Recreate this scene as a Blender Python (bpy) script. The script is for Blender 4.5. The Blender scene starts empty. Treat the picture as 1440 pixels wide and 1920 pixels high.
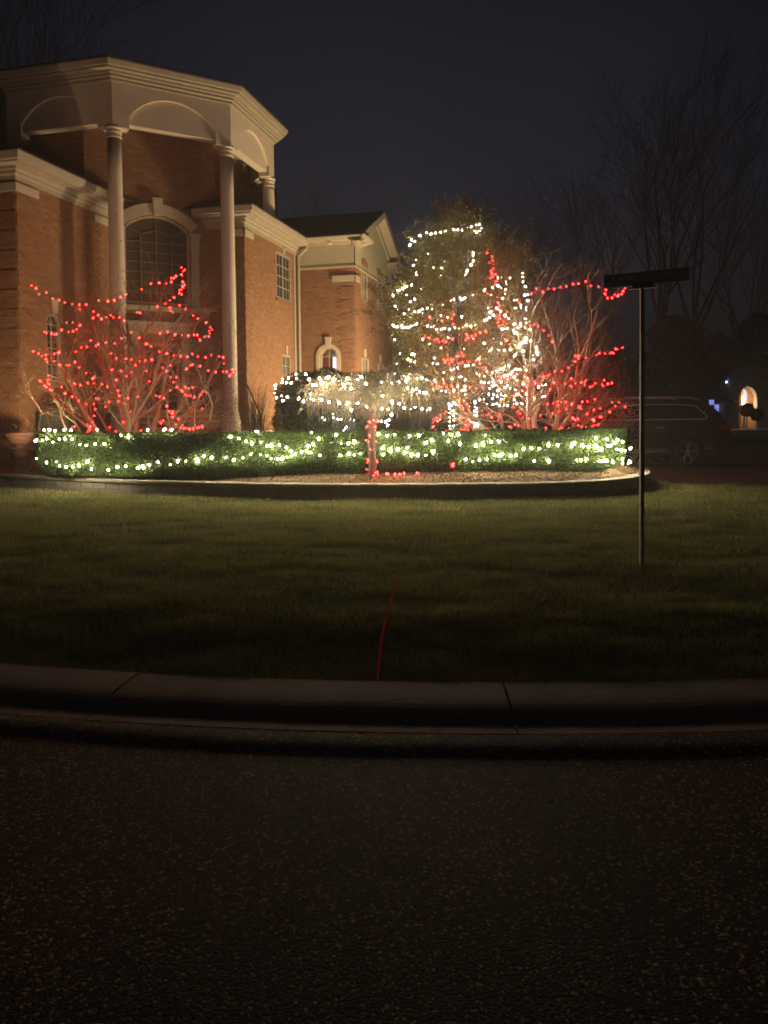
import bpy, bmesh, math, random
import numpy as np
from mathutils import Vector, Matrix

random.seed(7)
rng = np.random.default_rng(11)
C = bpy.data.collections.new('place')
bpy.context.scene.collection.children.link(C)
S = bpy.context.scene
R = math.radians

# ------------------------------------------------------------------ camera
FPX, W0, H0, CAMZ = 1442.0, 1440, 1920, 1.55
PITCH, ROLL, SHIFT = 2.0, -0.6, -140.0 / 1920
cam_d = bpy.data.cameras.new('camera')
cam = bpy.data.objects.new('camera', cam_d)
C.objects.link(cam)
cam_d.sensor_fit = 'VERTICAL'
cam_d.sensor_height = 24.0
cam_d.sensor_width = 18.0
cam_d.lens = FPX / H0 * 24.0
cam_d.shift_y = SHIFT
cam_d.clip_start = 0.05
cam_d.clip_end = 2000
CAMROT = (Matrix.Rotation(R(90 - PITCH), 3, 'X') @ Matrix.Rotation(R(ROLL), 3, 'Z'))
cam.matrix_world = Matrix.Translation((0, 0, CAMZ)) @ CAMROT.to_4x4()
S.camera = cam

# ------------------------------------------------------------------ night sky, exposure
world = bpy.data.worlds.new('World')
S.world = world
world.use_nodes = True
wn, wl = world.node_tree.nodes, world.node_tree.links
wn.clear()
w_out = wn.new('ShaderNodeOutputWorld')
w_bg = wn.new('ShaderNodeBackground')
w_co = wn.new('ShaderNodeTexCoord')
w_sep = wn.new('ShaderNodeSeparateXYZ')
w_ramp = wn.new('ShaderNodeValToRGB')
w_no = wn.new('ShaderNodeTexNoise')
w_no.inputs['Scale'].default_value = 1.3
w_no.inputs['Detail'].default_value = 3
w_mix = wn.new('ShaderNodeMix'); w_mix.data_type = 'RGBA'; w_mix.blend_type = 'MULTIPLY'
w_mix.inputs[0].default_value = 0.5
e = w_ramp.color_ramp.elements
e[0].position = 0.0; e[0].color = (0.0125, 0.0140, 0.0200, 1)
e[1].position = 1.0; e[1].color = (0.0022, 0.0026, 0.0045, 1)
m = e.new(0.20); m.color = (0.0132, 0.0160, 0.0265, 1)
m = e.new(0.55); m.color = (0.0038, 0.0048, 0.0090, 1)
wl.new(w_co.outputs['Generated'], w_sep.inputs[0])
wl.new(w_sep.outputs['Z'], w_ramp.inputs[0])
wl.new(w_co.outputs['Generated'], w_no.inputs['Vector'])
w_nr = wn.new('ShaderNodeMapRange')
w_nr.inputs[1].default_value = 0.3; w_nr.inputs[2].default_value = 0.7
w_nr.inputs[3].default_value = 0.55; w_nr.inputs[4].default_value = 1.25
wl.new(w_no.outputs['Fac'], w_nr.inputs[0])
wl.new(w_ramp.outputs[0], w_mix.inputs[6])
wl.new(w_nr.outputs[0], w_mix.inputs[7])
# the glow of the town lies low behind the house and fades to either side
w_dot = wn.new('ShaderNodeVectorMath'); w_dot.operation = 'DOT_PRODUCT'
w_dot.inputs[1].default_value = Vector((-0.02, 1.0, 0.24)).normalized()
wl.new(w_co.outputs['Generated'], w_dot.inputs[0])
w_ar = wn.new('ShaderNodeMapRange'); w_ar.interpolation_type = 'SMOOTHSTEP'
w_ar.inputs[1].default_value = 0.82; w_ar.inputs[2].default_value = 0.99; w_ar.inputs[3].default_value = 0.36; w_ar.inputs[4].default_value = 1.15
wl.new(w_dot.outputs['Value'], w_ar.inputs[0])
w_m2 = wn.new('ShaderNodeMix'); w_m2.data_type = 'RGBA'; w_m2.blend_type = 'MULTIPLY'; w_m2.inputs[0].default_value = 1.0
wl.new(w_mix.outputs[2], w_m2.inputs[6]); wl.new(w_ar.outputs[0], w_m2.inputs[7])
wl.new(w_m2.outputs[2], w_bg.inputs['Color'])
w_bg.inputs['Strength'].default_value = 1.0
wl.new(w_bg.outputs[0], w_out.inputs['Surface'])

S.view_settings.view_transform = 'Standard'
S.view_settings.look = 'None'
S.view_settings.exposure = 0.0
S.view_settings.gamma = 1.0
S.view_settings.use_curve_mapping = False
S.render.engine = 'CYCLES'
S.cycles.use_denoising = True
try:
    S.cycles.denoiser = 'OPENIMAGEDENOISE'
except Exception:
    pass
S.cycles.use_light_tree = True
S.cycles.max_bounces = 5
S.cycles.diffuse_bounces = 3
S.cycles.glossy_bounces = 2
S.cycles.transmission_bounces = 3
S.cycles.sample_clamp_indirect = 4.0
S.cycles.filter_width = 1.85
S.cycles.caustics_reflective = False
S.cycles.caustics_refractive = False

WHITE_L = (1.0, 0.84, 0.54)
TREE_L = (1.0, 0.95, 0.82)
RED_L = (1.0, 0.0075, 0.0075)
FLOOD_L = (1.0, 0.73, 0.38)
WHITE_P, TREE_P, RED_P = 690.0, 470.0, 92.0
HAZE = 0.0029
FLOOD_P = 4000.0

# ------------------------------------------------------------------ helpers
def at(px, py, Y):
    """the point at distance Y (metres along the view) that stands at this pixel of the photograph"""
    d = CAMROT @ Vector(((px - W0 / 2) / FPX, -(py - (H0 / 2 + SHIFT * H0)) / FPX, -1.0))
    k = Y / d.y
    return Vector((d.x * k, Y, CAMZ + d.z * k))

def smooth(a, b, x):
    t = np.clip((np.asarray(x, float) - a) / (b - a), 0, 1)
    return t * t * (3 - 2 * t)

def mesh(name, V, F, mat=None, parent=None, kind=None, sm=False, tone=None, loc=None):
    """one mesh object from numpy vertices and faces (all quads, all triangles, or a mixed list)"""
    me = bpy.data.meshes.new(name)
    V = np.asarray(V, dtype=np.float32)
    if isinstance(F, np.ndarray):
        n, k = F.shape
        me.vertices.add(len(V)); me.vertices.foreach_set('co', V.ravel())
        me.loops.add(n * k); me.loops.foreach_set('vertex_index', F.astype(np.int32).ravel())
        me.polygons.add(n)
        me.polygons.foreach_set('loop_start', np.arange(0, n * k, k, dtype=np.int32))
        me.polygons.foreach_set('loop_total', np.full(n, k, dtype=np.int32))
        me.update(calc_edges=True)
    else:
        me.from_pydata([tuple(map(float, v)) for v in V], [], F)
        me.update()
    if tone is not None:
        at_ = me.attributes.new('tone', 'FLOAT', 'FACE')
        at_.data.foreach_set('value', np.asarray(tone, dtype=np.float32))
    me.polygons.foreach_set('use_smooth', np.full(len(me.polygons), bool(sm)))
    if mat:
        me.materials.append(mat)
    o = bpy.data.objects.new(name, me)
    C.objects.link(o)
    if parent:
        o.parent = parent
    if loc is not None:
        o.location = loc
    if kind:
        o['kind'] = kind
    return o

def share(name, me, parent, loc, rot=None, scale=None):
    o = bpy.data.objects.new(name, me)
    C.objects.link(o)
    o.parent = parent
    o.location = loc
    if rot is not None:
        o.rotation_euler = rot
    if scale is not None:
        o.scale = scale
    return o

def thing(name, label, cat, loc=(0, 0, 0), rz=0.0, group=None):
    o = bpy.data.objects.new(name, None)
    C.objects.link(o)
    o.empty_display_size = 0.2
    o.location = loc
    o.rotation_euler = (0, 0, rz)
    o['label'] = label
    o['category'] = cat
    if group:
        o['group'] = group
    return o

class MB:
    """collects shapes, links them as ONE mesh object"""
    def __init__(self):
        self.v, self.f = [], []
    def add(self, vs, fs):
        b = len(self.v)
        self.v += [tuple(v) for v in vs]
        self.f += [tuple(i + b for i in f) for f in fs]
    def box(self, x0, x1, y0, y1, z0, z1):
        self.add([(x0, y0, z0), (x1, y0, z0), (x1, y1, z0), (x0, y1, z0), (x0, y0, z1), (x1, y0, z1), (x1, y1, z1), (x0, y1, z1)],
                 [(0, 3, 2, 1), (4, 5, 6, 7), (0, 1, 5, 4), (1, 2, 6, 5), (2, 3, 7, 6), (3, 0, 4, 7)])
    def hexa(self, p):
        self.add(p, [(0, 3, 2, 1), (4, 5, 6, 7), (0, 1, 5, 4), (1, 2, 6, 5), (2, 3, 7, 6), (3, 0, 4, 7)])
    def bar(self, p, q, r, n=6, r2=None):
        p, q = Vector(p), Vector(q)
        d = (q - p).normalized()
        a = d.cross(Vector((0, 0, 1)) if abs(d.z) < 0.9 else Vector((1, 0, 0))).normalized()
        b = d.cross(a)
        r2 = r if r2 is None else r2
        vs = []
        for c, rr in ((p, r), (q, r2)):
            for k in range(n):
                t = 2 * math.pi * k / n
                vs.append(c + (a * math.cos(t) + b * math.sin(t)) * rr)
        fs = [(k, (k + 1) % n, n + (k + 1) % n, n + k) for k in range(n)]
        fs += [tuple(range(n))[::-1], tuple(range(n, 2 * n))]
        self.add(vs, fs)
    def tube(self, pts, r, n=5):
        for p, q in zip(pts[:-1], pts[1:]):
            self.bar(p, q, r, n)
    def lathe(self, prof, n=20, c=(0, 0, 0), axis='z'):
        vs, fs = [], []
        m_ = len(prof)
        for k in range(n):
            t = 2 * math.pi * k / n
            for r, z in prof:
                if axis == 'z':
                    vs.append((c[0] + r * math.cos(t), c[1] + r * math.sin(t), c[2] + z))
                else:
                    vs.append((c[0] + r * math.cos(t), c[1] + z, c[2] + r * math.sin(t)))
        for k in range(n):
            for i in range(m_ - 1):
                a, b = k * m_ + i, ((k + 1) % n) * m_ + i
                fs.append((a, b, b + 1, a + 1))
        self.add(vs, fs)
    def extrude(self, poly, fn, d0, d1):
        """a 2D polygon carried between two depths; fn(u, w, d) gives the point"""
        n = len(poly)
        self.add([fn(u, w, d0) for u, w in poly] + [fn(u, w, d1) for u, w in poly],
                 [tuple(range(n))[::-1], tuple(range(n, 2 * n))] + [(k, (k + 1) % n, n + (k + 1) % n, n + k) for k in range(n)])
    def build(self, name, mat, parent=None, kind=None, sm=False, bevel=0.0, loc=None):
        o = mesh(name, self.v, self.f, mat, parent, kind, sm, loc=loc)
        bm = bmesh.new(); bm.from_mesh(o.data)
        bmesh.ops.recalc_face_normals(bm, faces=bm.faces)
        bm.to_mesh(o.data); bm.free()
        if bevel:
            md = o.modifiers.new('soft', 'BEVEL')
            md.width = bevel; md.segments = 2; md.limit_method = 'ANGLE'
        return o

def strip_tubes(lines, n=3):
    """many tapered tubes in one mesh: lines = [(points Nx3, radii N)]"""
    VV, FF, base = [], [], 0
    ang = np.linspace(0, 2 * np.pi, n, endpoint=False)
    ca, sa = np.cos(ang), np.sin(ang)
    for P, r in lines:
        P = np.asarray(P, float); k = len(P)
        T = np.gradient(P, axis=0)
        T /= np.linalg.norm(T, axis=1, keepdims=True) + 1e-9
        ref = np.array([0.31, 0.17, 0.93]) if abs(T[0, 2]) < 0.85 else np.array([0.93, 0.2, 0.1])
        A = np.cross(T, ref); A /= np.linalg.norm(A, axis=1, keepdims=True) + 1e-9
        B = np.cross(T, A)
        r = np.asarray(r, float)[:, None, None]
        ring = P[:, None, :] + r * (A[:, None, :] * ca[None, :, None] + B[:, None, :] * sa[None, :, None])
        VV.append(ring.reshape(-1, 3))
        i = np.arange(k - 1)[:, None] * n; j = np.arange(n)[None, :]; j2 = (j + 1) % n
        F = np.stack([i + j, i + j2, i + n + j2, i + n + j], axis=-1).reshape(-1, 4) + base
        FF.append(F); base += k * n
    return np.concatenate(VV), np.concatenate(FF)

def leaf_quads(P, size, flat=0.0, up=None, aspect=0.55):
    """a bent leaf of two faces at every point of P"""
    n = len(P)
    d = rng.normal(size=(n, 3))
    if up is not None:
        d = d * (1 - flat) + np.asarray(up) * flat
    d /= np.linalg.norm(d, axis=1, keepdims=True)
    a = np.cross(d, rng.normal(size=(n, 3))); a /= np.linalg.norm(a, axis=1, keepdims=True)
    s = (np.asarray(size) * rng.uniform(0.65, 1.25, n))[:, None]
    b = np.cross(d, a) * s * aspect
    fold = d * s * 0.16
    a = a * s
    V = np.stack([P - a * 0.5, P + b * 0.5 + fold, P + a * 0.5, P - b * 0.5 + fold], axis=1).reshape(-1, 3)
    F = np.arange(n * 4).reshape(n, 4)
    F3 = np.concatenate([F[:, [0, 1, 2]], F[:, [0, 2, 3]]], axis=1).reshape(-1, 3)
    return V, F3, np.repeat(rng.uniform(0, 1, n), 2)

# ------------------------------------------------------------------ materials
MAT = {}
def mat(name, col, rough=0.7, col2=None, scale=6.0, bump=0.0, bscale=40.0, metal=0.0, tone=None, rand=None, detail=6,
        spec=0.5, stretch=None, transl=0.0, coat=0.0):
    m_ = bpy.data.materials.new(name); m_.use_nodes = True
    nt = m_.node_tree; N, L = nt.nodes, nt.links
    b = N['Principled BSDF']
    b.inputs['Roughness'].default_value = rough
    b.inputs['Metallic'].default_value = metal
    b.inputs['Specular IOR Level'].default_value = spec
    b.inputs['Coat Weight'].default_value = coat
    tc = N.new('ShaderNodeTexCoord')
    vec = tc.outputs['Object']
    if stretch:
        mp = N.new('ShaderNodeMapping'); mp.inputs['Scale'].default_value = stretch
        L.new(vec, mp.inputs[0]); vec = mp.outputs[0]
    last = None
    if col2:
        nz = N.new('ShaderNodeTexNoise'); nz.inputs['Scale'].default_value = scale; nz.inputs['Detail'].default_value = detail
        nz.inputs['Roughness'].default_value = 0.65
        L.new(vec, nz.inputs['Vector'])
        rp = N.new('ShaderNodeValToRGB')
        rp.color_ramp.elements[0].position = 0.32; rp.color_ramp.elements[1].position = 0.68
        rp.color_ramp.elements[0].color = (*col, 1); rp.color_ramp.elements[1].color = (*col2, 1)
        L.new(nz.outputs['Fac'], rp.inputs[0]); last = rp.outputs[0]
    if tone or rand:
        if tone:
            a = N.new('ShaderNodeAttribute'); a.attribute_name = 'tone'; fac = a.outputs['Fac']
        else:
            a = N.new('ShaderNodeObjectInfo'); fac = a.outputs['Random']
        r2 = N.new('ShaderNodeValToRGB'); el = r2.color_ramp.elements
        cols = tone or rand
        el[0].position = 0; el[0].color = (*cols[0], 1)
        el[1].position = 1; el[1].color = (*cols[-1], 1)
        for q, cc in enumerate(cols[1:-1]):
            x = el.new((q + 1) / (len(cols) - 1)); x.color = (*cc, 1)
        L.new(fac, r2.inputs[0])
        if last is not None:
            mx = N.new('ShaderNodeMix'); mx.data_type = 'RGBA'; mx.inputs[0].default_value = 0.45
            L.new(r2.outputs[0], mx.inputs[6]); L.new(last, mx.inputs[7]); last = mx.outputs[2]
        else:
            last = r2.outputs[0]
    if last is None:
        b.inputs['Base Color'].default_value = (*col, 1)
    else:
        L.new(last, b.inputs['Base Color'])
    if bump:
        bz = N.new('ShaderNodeTexNoise'); bz.inputs['Scale'].default_value = bscale; bz.inputs['Detail'].default_value = 5
        L.new(vec, bz.inputs['Vector'])
        bp = N.new('ShaderNodeBump'); bp.inputs['Strength'].default_value = bump; bp.inputs['Distance'].default_value = 0.02
        L.new(bz.outputs['Fac'], bp.inputs['Height']); L.new(bp.outputs[0], b.inputs['Normal'])
    if transl:
        tr = N.new('ShaderNodeBsdfTranslucent')
        if last is not None:
            L.new(last, tr.inputs['Color'])
        else:
            tr.inputs['Color'].default_value = (*col, 1)
        ms = N.new('ShaderNodeMixShader'); ms.inputs[0].default_value = transl
        L.new(b.outputs[0], ms.inputs[1]); L.new(tr.outputs[0], ms.inputs[2])
        L.new(ms.outputs[0], N['Material Output'].inputs['Surface'])
    MAT[name] = m_
    return m_

def glow(name, col, power):
    m_ = bpy.data.materials.new(name); m_.use_nodes = True
    b = m_.node_tree.nodes['Principled BSDF']
    b.inputs['Base Color'].default_value = (0.3, 0.3, 0.3, 1)
    b.inputs['Emission Color'].default_value = (*col, 1)
    b.inputs['Emission Strength'].default_value = power
    MAT[name] = m_
    return m_

BRICKS = [(0.22, 0.105, 0.054), (0.32, 0.170, 0.089), (0.36, 0.200, 0.108), (0.26, 0.128, 0.066), (0.42, 0.255, 0.150)]
mat('brick', (0.30, 0.14, 0.075), 0.85, (0.22, 0.10, 0.05), 9, 0.25, 60, tone=BRICKS)
mat('brick_single', (0.30, 0.14, 0.075), 0.85, (0.22, 0.10, 0.05), 9, 0.25, 60, rand=BRICKS)
mat('mortar', (0.31, 0.185, 0.108), 0.95, (0.26, 0.155, 0.09), 14, 0.3, 90)
mat('stone_trim', (0.55, 0.47, 0.37), 0.8, (0.48, 0.40, 0.31), 5, 0.12, 45)
mat('cream_paint', (0.44, 0.38, 0.30), 0.6, (0.38, 0.325, 0.255), 2.5, 0.05, 20)
mat('stucco', (0.50, 0.45, 0.33), 0.9, (0.45, 0.40, 0.29), 3.0, 0.25, 120)
mat('portico_stucco', (0.76, 0.64, 0.53), 0.9, (0.70, 0.58, 0.48), 2.2, 0.15, 90)
mat('column_paint', (0.78, 0.66, 0.54), 0.6, (0.66, 0.55, 0.45), 3.0, 0.08, 25, stretch=(1, 1, 0.35))
mat('shingle', (0.055, 0.048, 0.042), 0.9, (0.035, 0.03, 0.027), 8, 0.5, 30, stretch=(1, 1, 3))
mat('glass_dark', (0.03, 0.032, 0.035), 0.06, spec=0.6)
mat('glass_shade', (0.15, 0.115, 0.083), 0.12, (0.11, 0.083, 0.06), 1.2, spec=0.6)
mat('door_wood', (0.05, 0.028, 0.018), 0.45, (0.03, 0.017, 0.012), 5, stretch=(6, 6, 0.6))
mat('dark_metal', (0.05, 0.045, 0.04), 0.5, (0.03, 0.028, 0.025), 8, metal=0.6)
mat('galvanized', (0.16, 0.15, 0.14), 0.5, (0.10, 0.095, 0.09), 12, metal=0.5)
mat('bar_bronze', (0.27, 0.21, 0.155), 0.6, (0.22, 0.17, 0.125), 4)
mat('curtain', (0.35, 0.06, 0.05), 0.9, (0.25, 0.03, 0.03), 8)
# ------------------------------------------------------------------ ground levels
CIR = (1.0, 4.10 + 13.5, 13.5)      # the rounded corner of the kerb
ARC = R(40)
def kerb_y(x):
    x = np.asarray(x, float)
    dx = np.abs(x - CIR[0]); lim = CIR[2] * math.sin(ARC)
    inside = CIR[1] - np.sqrt(np.maximum(CIR[2] ** 2 - np.minimum(dx, lim) ** 2, 0))
    return inside + np.maximum(dx - lim, 0) * math.tan(ARC)

WALLP = np.array([(-13.0, 17.6), (-10.0, 16.1), (-7.3, 14.75), (-5.6, 13.85), (-4.1, 13.15), (-2.1, 12.42), (-0.6, 12.1), (0.9, 11.98),
                  (2.2, 12.0), (3.1, 12.15), (3.8, 12.5), (4.35, 13.05), (4.72, 13.7), (4.95, 14.5), (5.02, 15.2)])
def catmull(P, per=14):
    P = np.asarray(P, float); out = []
    Q = np.vstack([2 * P[0] - P[1], P, 2 * P[-1] - P[-2]])
    for i in range(1, len(Q) - 2):
        p0, p1, p2, p3 = Q[i - 1], Q[i], Q[i + 1], Q[i + 2]
        for t in np.linspace(0, 1, per, endpoint=False):
            out.append(0.5 * ((2 * p1) + (-p0 + p2) * t + (2 * p0 - 5 * p1 + 4 * p2 - p3) * t * t + (-p0 + 3 * p1 - 3 * p2 + p3) * t ** 3))
    out.append(P[-1]); return np.array(out)
def resample(P, step):
    s = np.concatenate([[0], np.cumsum(np.linalg.norm(np.diff(P, axis=0), axis=1))])
    n = max(2, int(round(s[-1] / step)) + 1)
    q = np.linspace(0, s[-1], n)
    return np.stack([np.interp(q, s, P[:, k]) for k in range(P.shape[1])], axis=1)
WALLC = catmull(WALLP)
def wall_y(x):
    i = np.argsort(WALLC[:-20, 0])
    return np.interp(x, WALLC[:-20, 0][i], WALLC[:-20, 1][i])

def ground_z(x, y):
    x = np.asarray(x, float); y = np.asarray(y, float)
    w = wall_y(np.minimum(x, 4.3))
    z = 0.15 - 0.088 * (1 - smooth(0.0, 1.2, y - kerb_y(x))) - 0.12 * smooth(3.5, 8.0, x) * smooth(9.5, 15.0, y)
    z = z + 0.33 * smooth(w + 0.35, w + 1.0, y) * (1 - smooth(4.0, 5.6, x)) * (1 - smooth(40, 60, y))
    z = z - 0.10 * smooth(35, 60, y)
    z = z + 0.012 * np.sin(x * 1.7 + 0.6 * y) * np.sin(y * 1.1 - 0.4 * x) * smooth(4.3, 6, y)
    return z

# ------------------------------------------------------------------ the house
A14 = R(14.0)
HO = (-11.0, 22.0, 0.47)
def Wd(a, b):
    return (a * math.cos(A14) + b * math.sin(A14), -a * math.sin(A14) + b * math.cos(A14))
house = thing('brick_house', 'large two storey brown brick house with tall cream octagonal column portico', 'house',
              (*Wd(HO[0], HO[1]), HO[2]), -A14)
def HL(a, b, z):
    return (a - HO[0], b - HO[1], z - HO[2])
GZ = 0.30                     # walls start below the ground
EAVE = 7.42

class Wall:
    """a stretch of wall from p to q (plan), seen from its right-hand side"""
    def __init__(self, p, q, z0, z1):
        self.p = Vector(p); self.q = Vector(q); self.z0, self.z1 = z0, z1
        self.d = (self.q - self.p).normalized(); self.L = (self.q - self.p).length
        self.n = Vector((self.d.y, -self.d.x))
        self.open = []
        self.ang = math.atan2(self.d.y, self.d.x)
    def P(self, s, z, out=0.0):
        x = self.p + self.d * s + self.n * out
        return HL(x.x, x.y, z)
    def opening(self, s0, s1, z0, z1, rise=0.0):
        self.open.append((s0, s1, z0, z1, rise))
    def top(self, o, s):
        s0, s1, z0, z1, rise = o
        if rise <= 0: return z1
        c, h = (s0 + s1) / 2, (s1 - s0) / 2
        t = min(1, abs(s - c) / h)
        if rise >= h * 0.99:
            return z1 + rise * math.sqrt(max(0, 1 - t * t))
        rad = (h * h + rise * rise) / (2 * rise)
        return z1 + math.sqrt(max(0, rad * rad - (t * h) ** 2)) - (rad - rise)
    def free(self, z, gap=0.0):
        iv = [(0.0, self.L)]
        for o in self.open:
            s0, s1, z0, z1, rise = o
            if z <= z0 - gap or z >= z1 + rise + gap: continue
            if z > z1 and rise > 0:
                ss = [s for s in np.linspace(s0, s1, 60) if self.top(o, s) > z]
                if not ss: continue
                a, b = ss[0], ss[-1]
            else:
                a, b = s0, s1
            nv = []
            for u, v in iv:
                if b <= u or a >= v: nv.append((u, v)); continue
                if a > u: nv.append((u, a))
                if b < v: nv.append((b, v))
            iv = nv
        return iv
    def backing(self, mb, out=0.0, top=None):
        cuts = {0.0, self.L}
        for o in self.open:
            cuts |= {o[0], o[1]}
            if o[4] > 0: cuts |= set(np.linspace(o[0], o[1], 17))
        if top: cuts |= set(np.linspace(0, self.L, 25))
        cs = sorted(cuts)
        for a, b in zip(cs[:-1], cs[1:]):
            m_ = (a + b) / 2
            ta = self.z1 if not top else top(a); tb = self.z1 if not top else top(b)
            segs = [(self.z0, self.z0, ta, tb)]
            for o in sorted(self.open, key=lambda o: o[2]):
                if o[0] < m_ < o[1]:
                    lo = segs.pop()
                    segs.append((lo[0], lo[1], o[2], o[2]))
                    segs.append((self.top(o, a), self.top(o, b), ta, tb))
            for l0, l1, h0, h1 in segs:
                mb.add([self.P(a, l0, out), self.P(b, l1, out), self.P(b, h1, out), self.P(a, h0, out)], [(0, 1, 2, 3)])
        for o in self.open:      # reveals
            s0, s1, z0, z1, rise = o
            pts = [(s0, z0), (s1, z0)] + [(s, self.top(o, s)) for s in (np.linspace(s1, s0, 17) if rise > 0 else (s1, s0))]
            n = len(pts)
            for k in range(n):
                (u, w), (u2, w2) = pts[k], pts[(k + 1) % n]
                mb.add([self.P(u, w, out), self.P(u2, w2, out), self.P(u2, w2, -0.2), self.P(u, w, -0.2)], [(0, 1, 2, 3)])

BL, BH = 0.225, 0.075
def brick_boxes(w, z0, z1, quoins=(), recess=0.018, top=None):
    """every brick of a running bond: (s0, s1, zlow, zhigh, out)"""
    res = []
    nk = int((z1 - z0) / BH)
    for k in range(nk):
        zl = z0 + k * BH
        zm = zl + BH / 2
        off = 0.0 if k % 2 == 0 else BL / 2
        for u, v in w.free(zm):
            s = math.floor((u - off) / BL) * BL + off
            while s < v:
                a, b = max(s, u), min(s + BL, v)
                s += BL
                if b - a < 0.05: continue
                mid = (a + b) / 2
                if top and zl + BH > min(top(a), top(b)): continue
                out = 0.007 + random.uniform(-0.003, 0.003)
                for q0, q1 in quoins:
                    if q0 <= mid <= q1:
                        out += 0.0 if k % 6 == 5 else recess
                res.append((a + 0.005, b - 0.005, zl + 0.005, zl + BH - 0.005, out))
    return res
def bricks_mesh(name, w, boxes, parent):
    V, F, T = [], [], []
    for a, b, zl, zh, out in boxes:
        i = len(V)
        V += [w.P(a, zl, 0), w.P(b, zl, 0), w.P(b, zh, 0), w.P(a, zh, 0), w.P(a, zl, out), w.P(b, zl, out), w.P(b, zh, out), w.P(a, zh, out)]
        F += [(i + 4, i + 5, i + 6, i + 7), (i, i + 1, i + 5, i + 4), (i + 1, i + 2, i + 6, i + 5), (i + 2, i + 3, i + 7, i + 6), (i + 3, i, i + 4, i + 7)]
        T += [random.random()] * 5
    return mesh(name, V, np.array(F), MAT['brick'], parent, 'stuff', tone=T)

def slab(mb, w, s0, s1, z0, z1, o0, o1):
    mb.hexa([w.P(s0, z0, o0), w.P(s1, z0, o0), w.P(s1, z0, o1), w.P(s0, z0, o1), w.P(s0, z1, o0), w.P(s1, z1, o0), w.P(s1, z1, o1), w.P(s0, z1, o1)])

pane_me = None
def pane_mesh(material):
    mb = MB(); mb.box(-0.5, 0.5, -0.5, 0.5, -0.5, 0.5)
    o = mb.build('pane', material, house); me = o.data
    bpy.data.objects.remove(o); return me
PANE = {k: pane_mesh(MAT[k]) for k in ('glass_dark', 'glass_shade')}

def window(w, s0, s1, z0, z1, cols, rows, glass='glass_dark', mull=True, sill=True, key=True, frame_mat='cream_paint', back=0.09):
    """rectangular window with frame, glazing bars, one pane per light, sill, keystone"""
    w.opening(s0, s1, z0, z1)
    f = MB(); t = 0.055
    slab(f, w, s0, s0 + t, z0, z1, -back - 0.03, 0.045 - back); slab(f, w, s1 - t, s1, z0, z1, -back - 0.03, 0.045 - back)
    slab(f, w, s0 + t, s1 - t, z1 - t, z1, -back - 0.03, 0.043 - back); slab(f, w, s0 + t, s1 - t, z0, z0 + t, -back - 0.03, 0.043 - back)
    fr = f.build('window', MAT[frame_mat], house)
    g = MB(); iw = (s1 - s0 - 2 * t) / cols; ih = (z1 - z0 - 2 * t) / rows
    for c in range(1, cols):
        x = s0 + t + iw * c; hw = 0.035 if (mull and c == cols // 2) else 0.011
        slab(g, w, x - hw, x + hw, z0 + t, z1 - t, -back - 0.015, -back + 0.022)
    for r in range(1, rows):
        z = z0 + t + ih * r
        slab(g, w, s0 + t, s1 - t, z - 0.010, z + 0.010, -back - 0.013, -back + 0.020)
    g.build('glazing_bar', MAT[frame_mat], fr)
    for c in range(cols):
        for r in range(rows):
            share('pane', PANE[glass], fr, w.P(s0 + t + iw * (c + 0.5), z0 + t + ih * (r + 0.5), -back - 0.02),
                  (random.uniform(-0.012, 0.012), 0, w.ang + random.uniform(-0.012, 0.012)), (iw, 0.006, ih))
    if sill:
        m2 = MB(); slab(m2, w, s0 - 0.06, s1 + 0.06, z0 - 0.09, z0 - 0.003, -0.05, 0.05)
        m2.build('sill', MAT['brick_single'], fr)
    if key:
        m2 = MB(); c = (s0 + s1) / 2
        m2.extrude([(c - 0.06, z1 + 0.02), (c + 0.06, z1 + 0.02), (c + 0.085, z1 + 0.32), (c - 0.085, z1 + 0.32)], lambda u, v, d: w.P(u, v, d), 0.003, 0.05)
        m2.build('keystone', MAT['stone_trim'], fr)
    return fr

def arch_ring(mb, w, s0, s1, zs, rise, th, o0, o1, n=18):
    """stone ring above an arched opening"""
    c, h = (s0 + s1) / 2, (s1 - s0) / 2
    rad = (h * h + rise * rise) / (2 * rise); zc = zs + rise - rad
    a0 = math.asin(min(1, h / rad))
    for k in range(n):
        t0, t1 = -a0 + 2 * a0 * k / n, -a0 + 2 * a0 * (k + 1) / n
        p = []
        for o in (o0, o1):
            for t, r_ in ((t0, rad), (t1, rad), (t1, rad + th), (t0, rad + th)):
                p.append(w.P(c + r_ * math.sin(t), zc + r_ * math.cos(t), o))
        mb.hexa(p)

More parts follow.
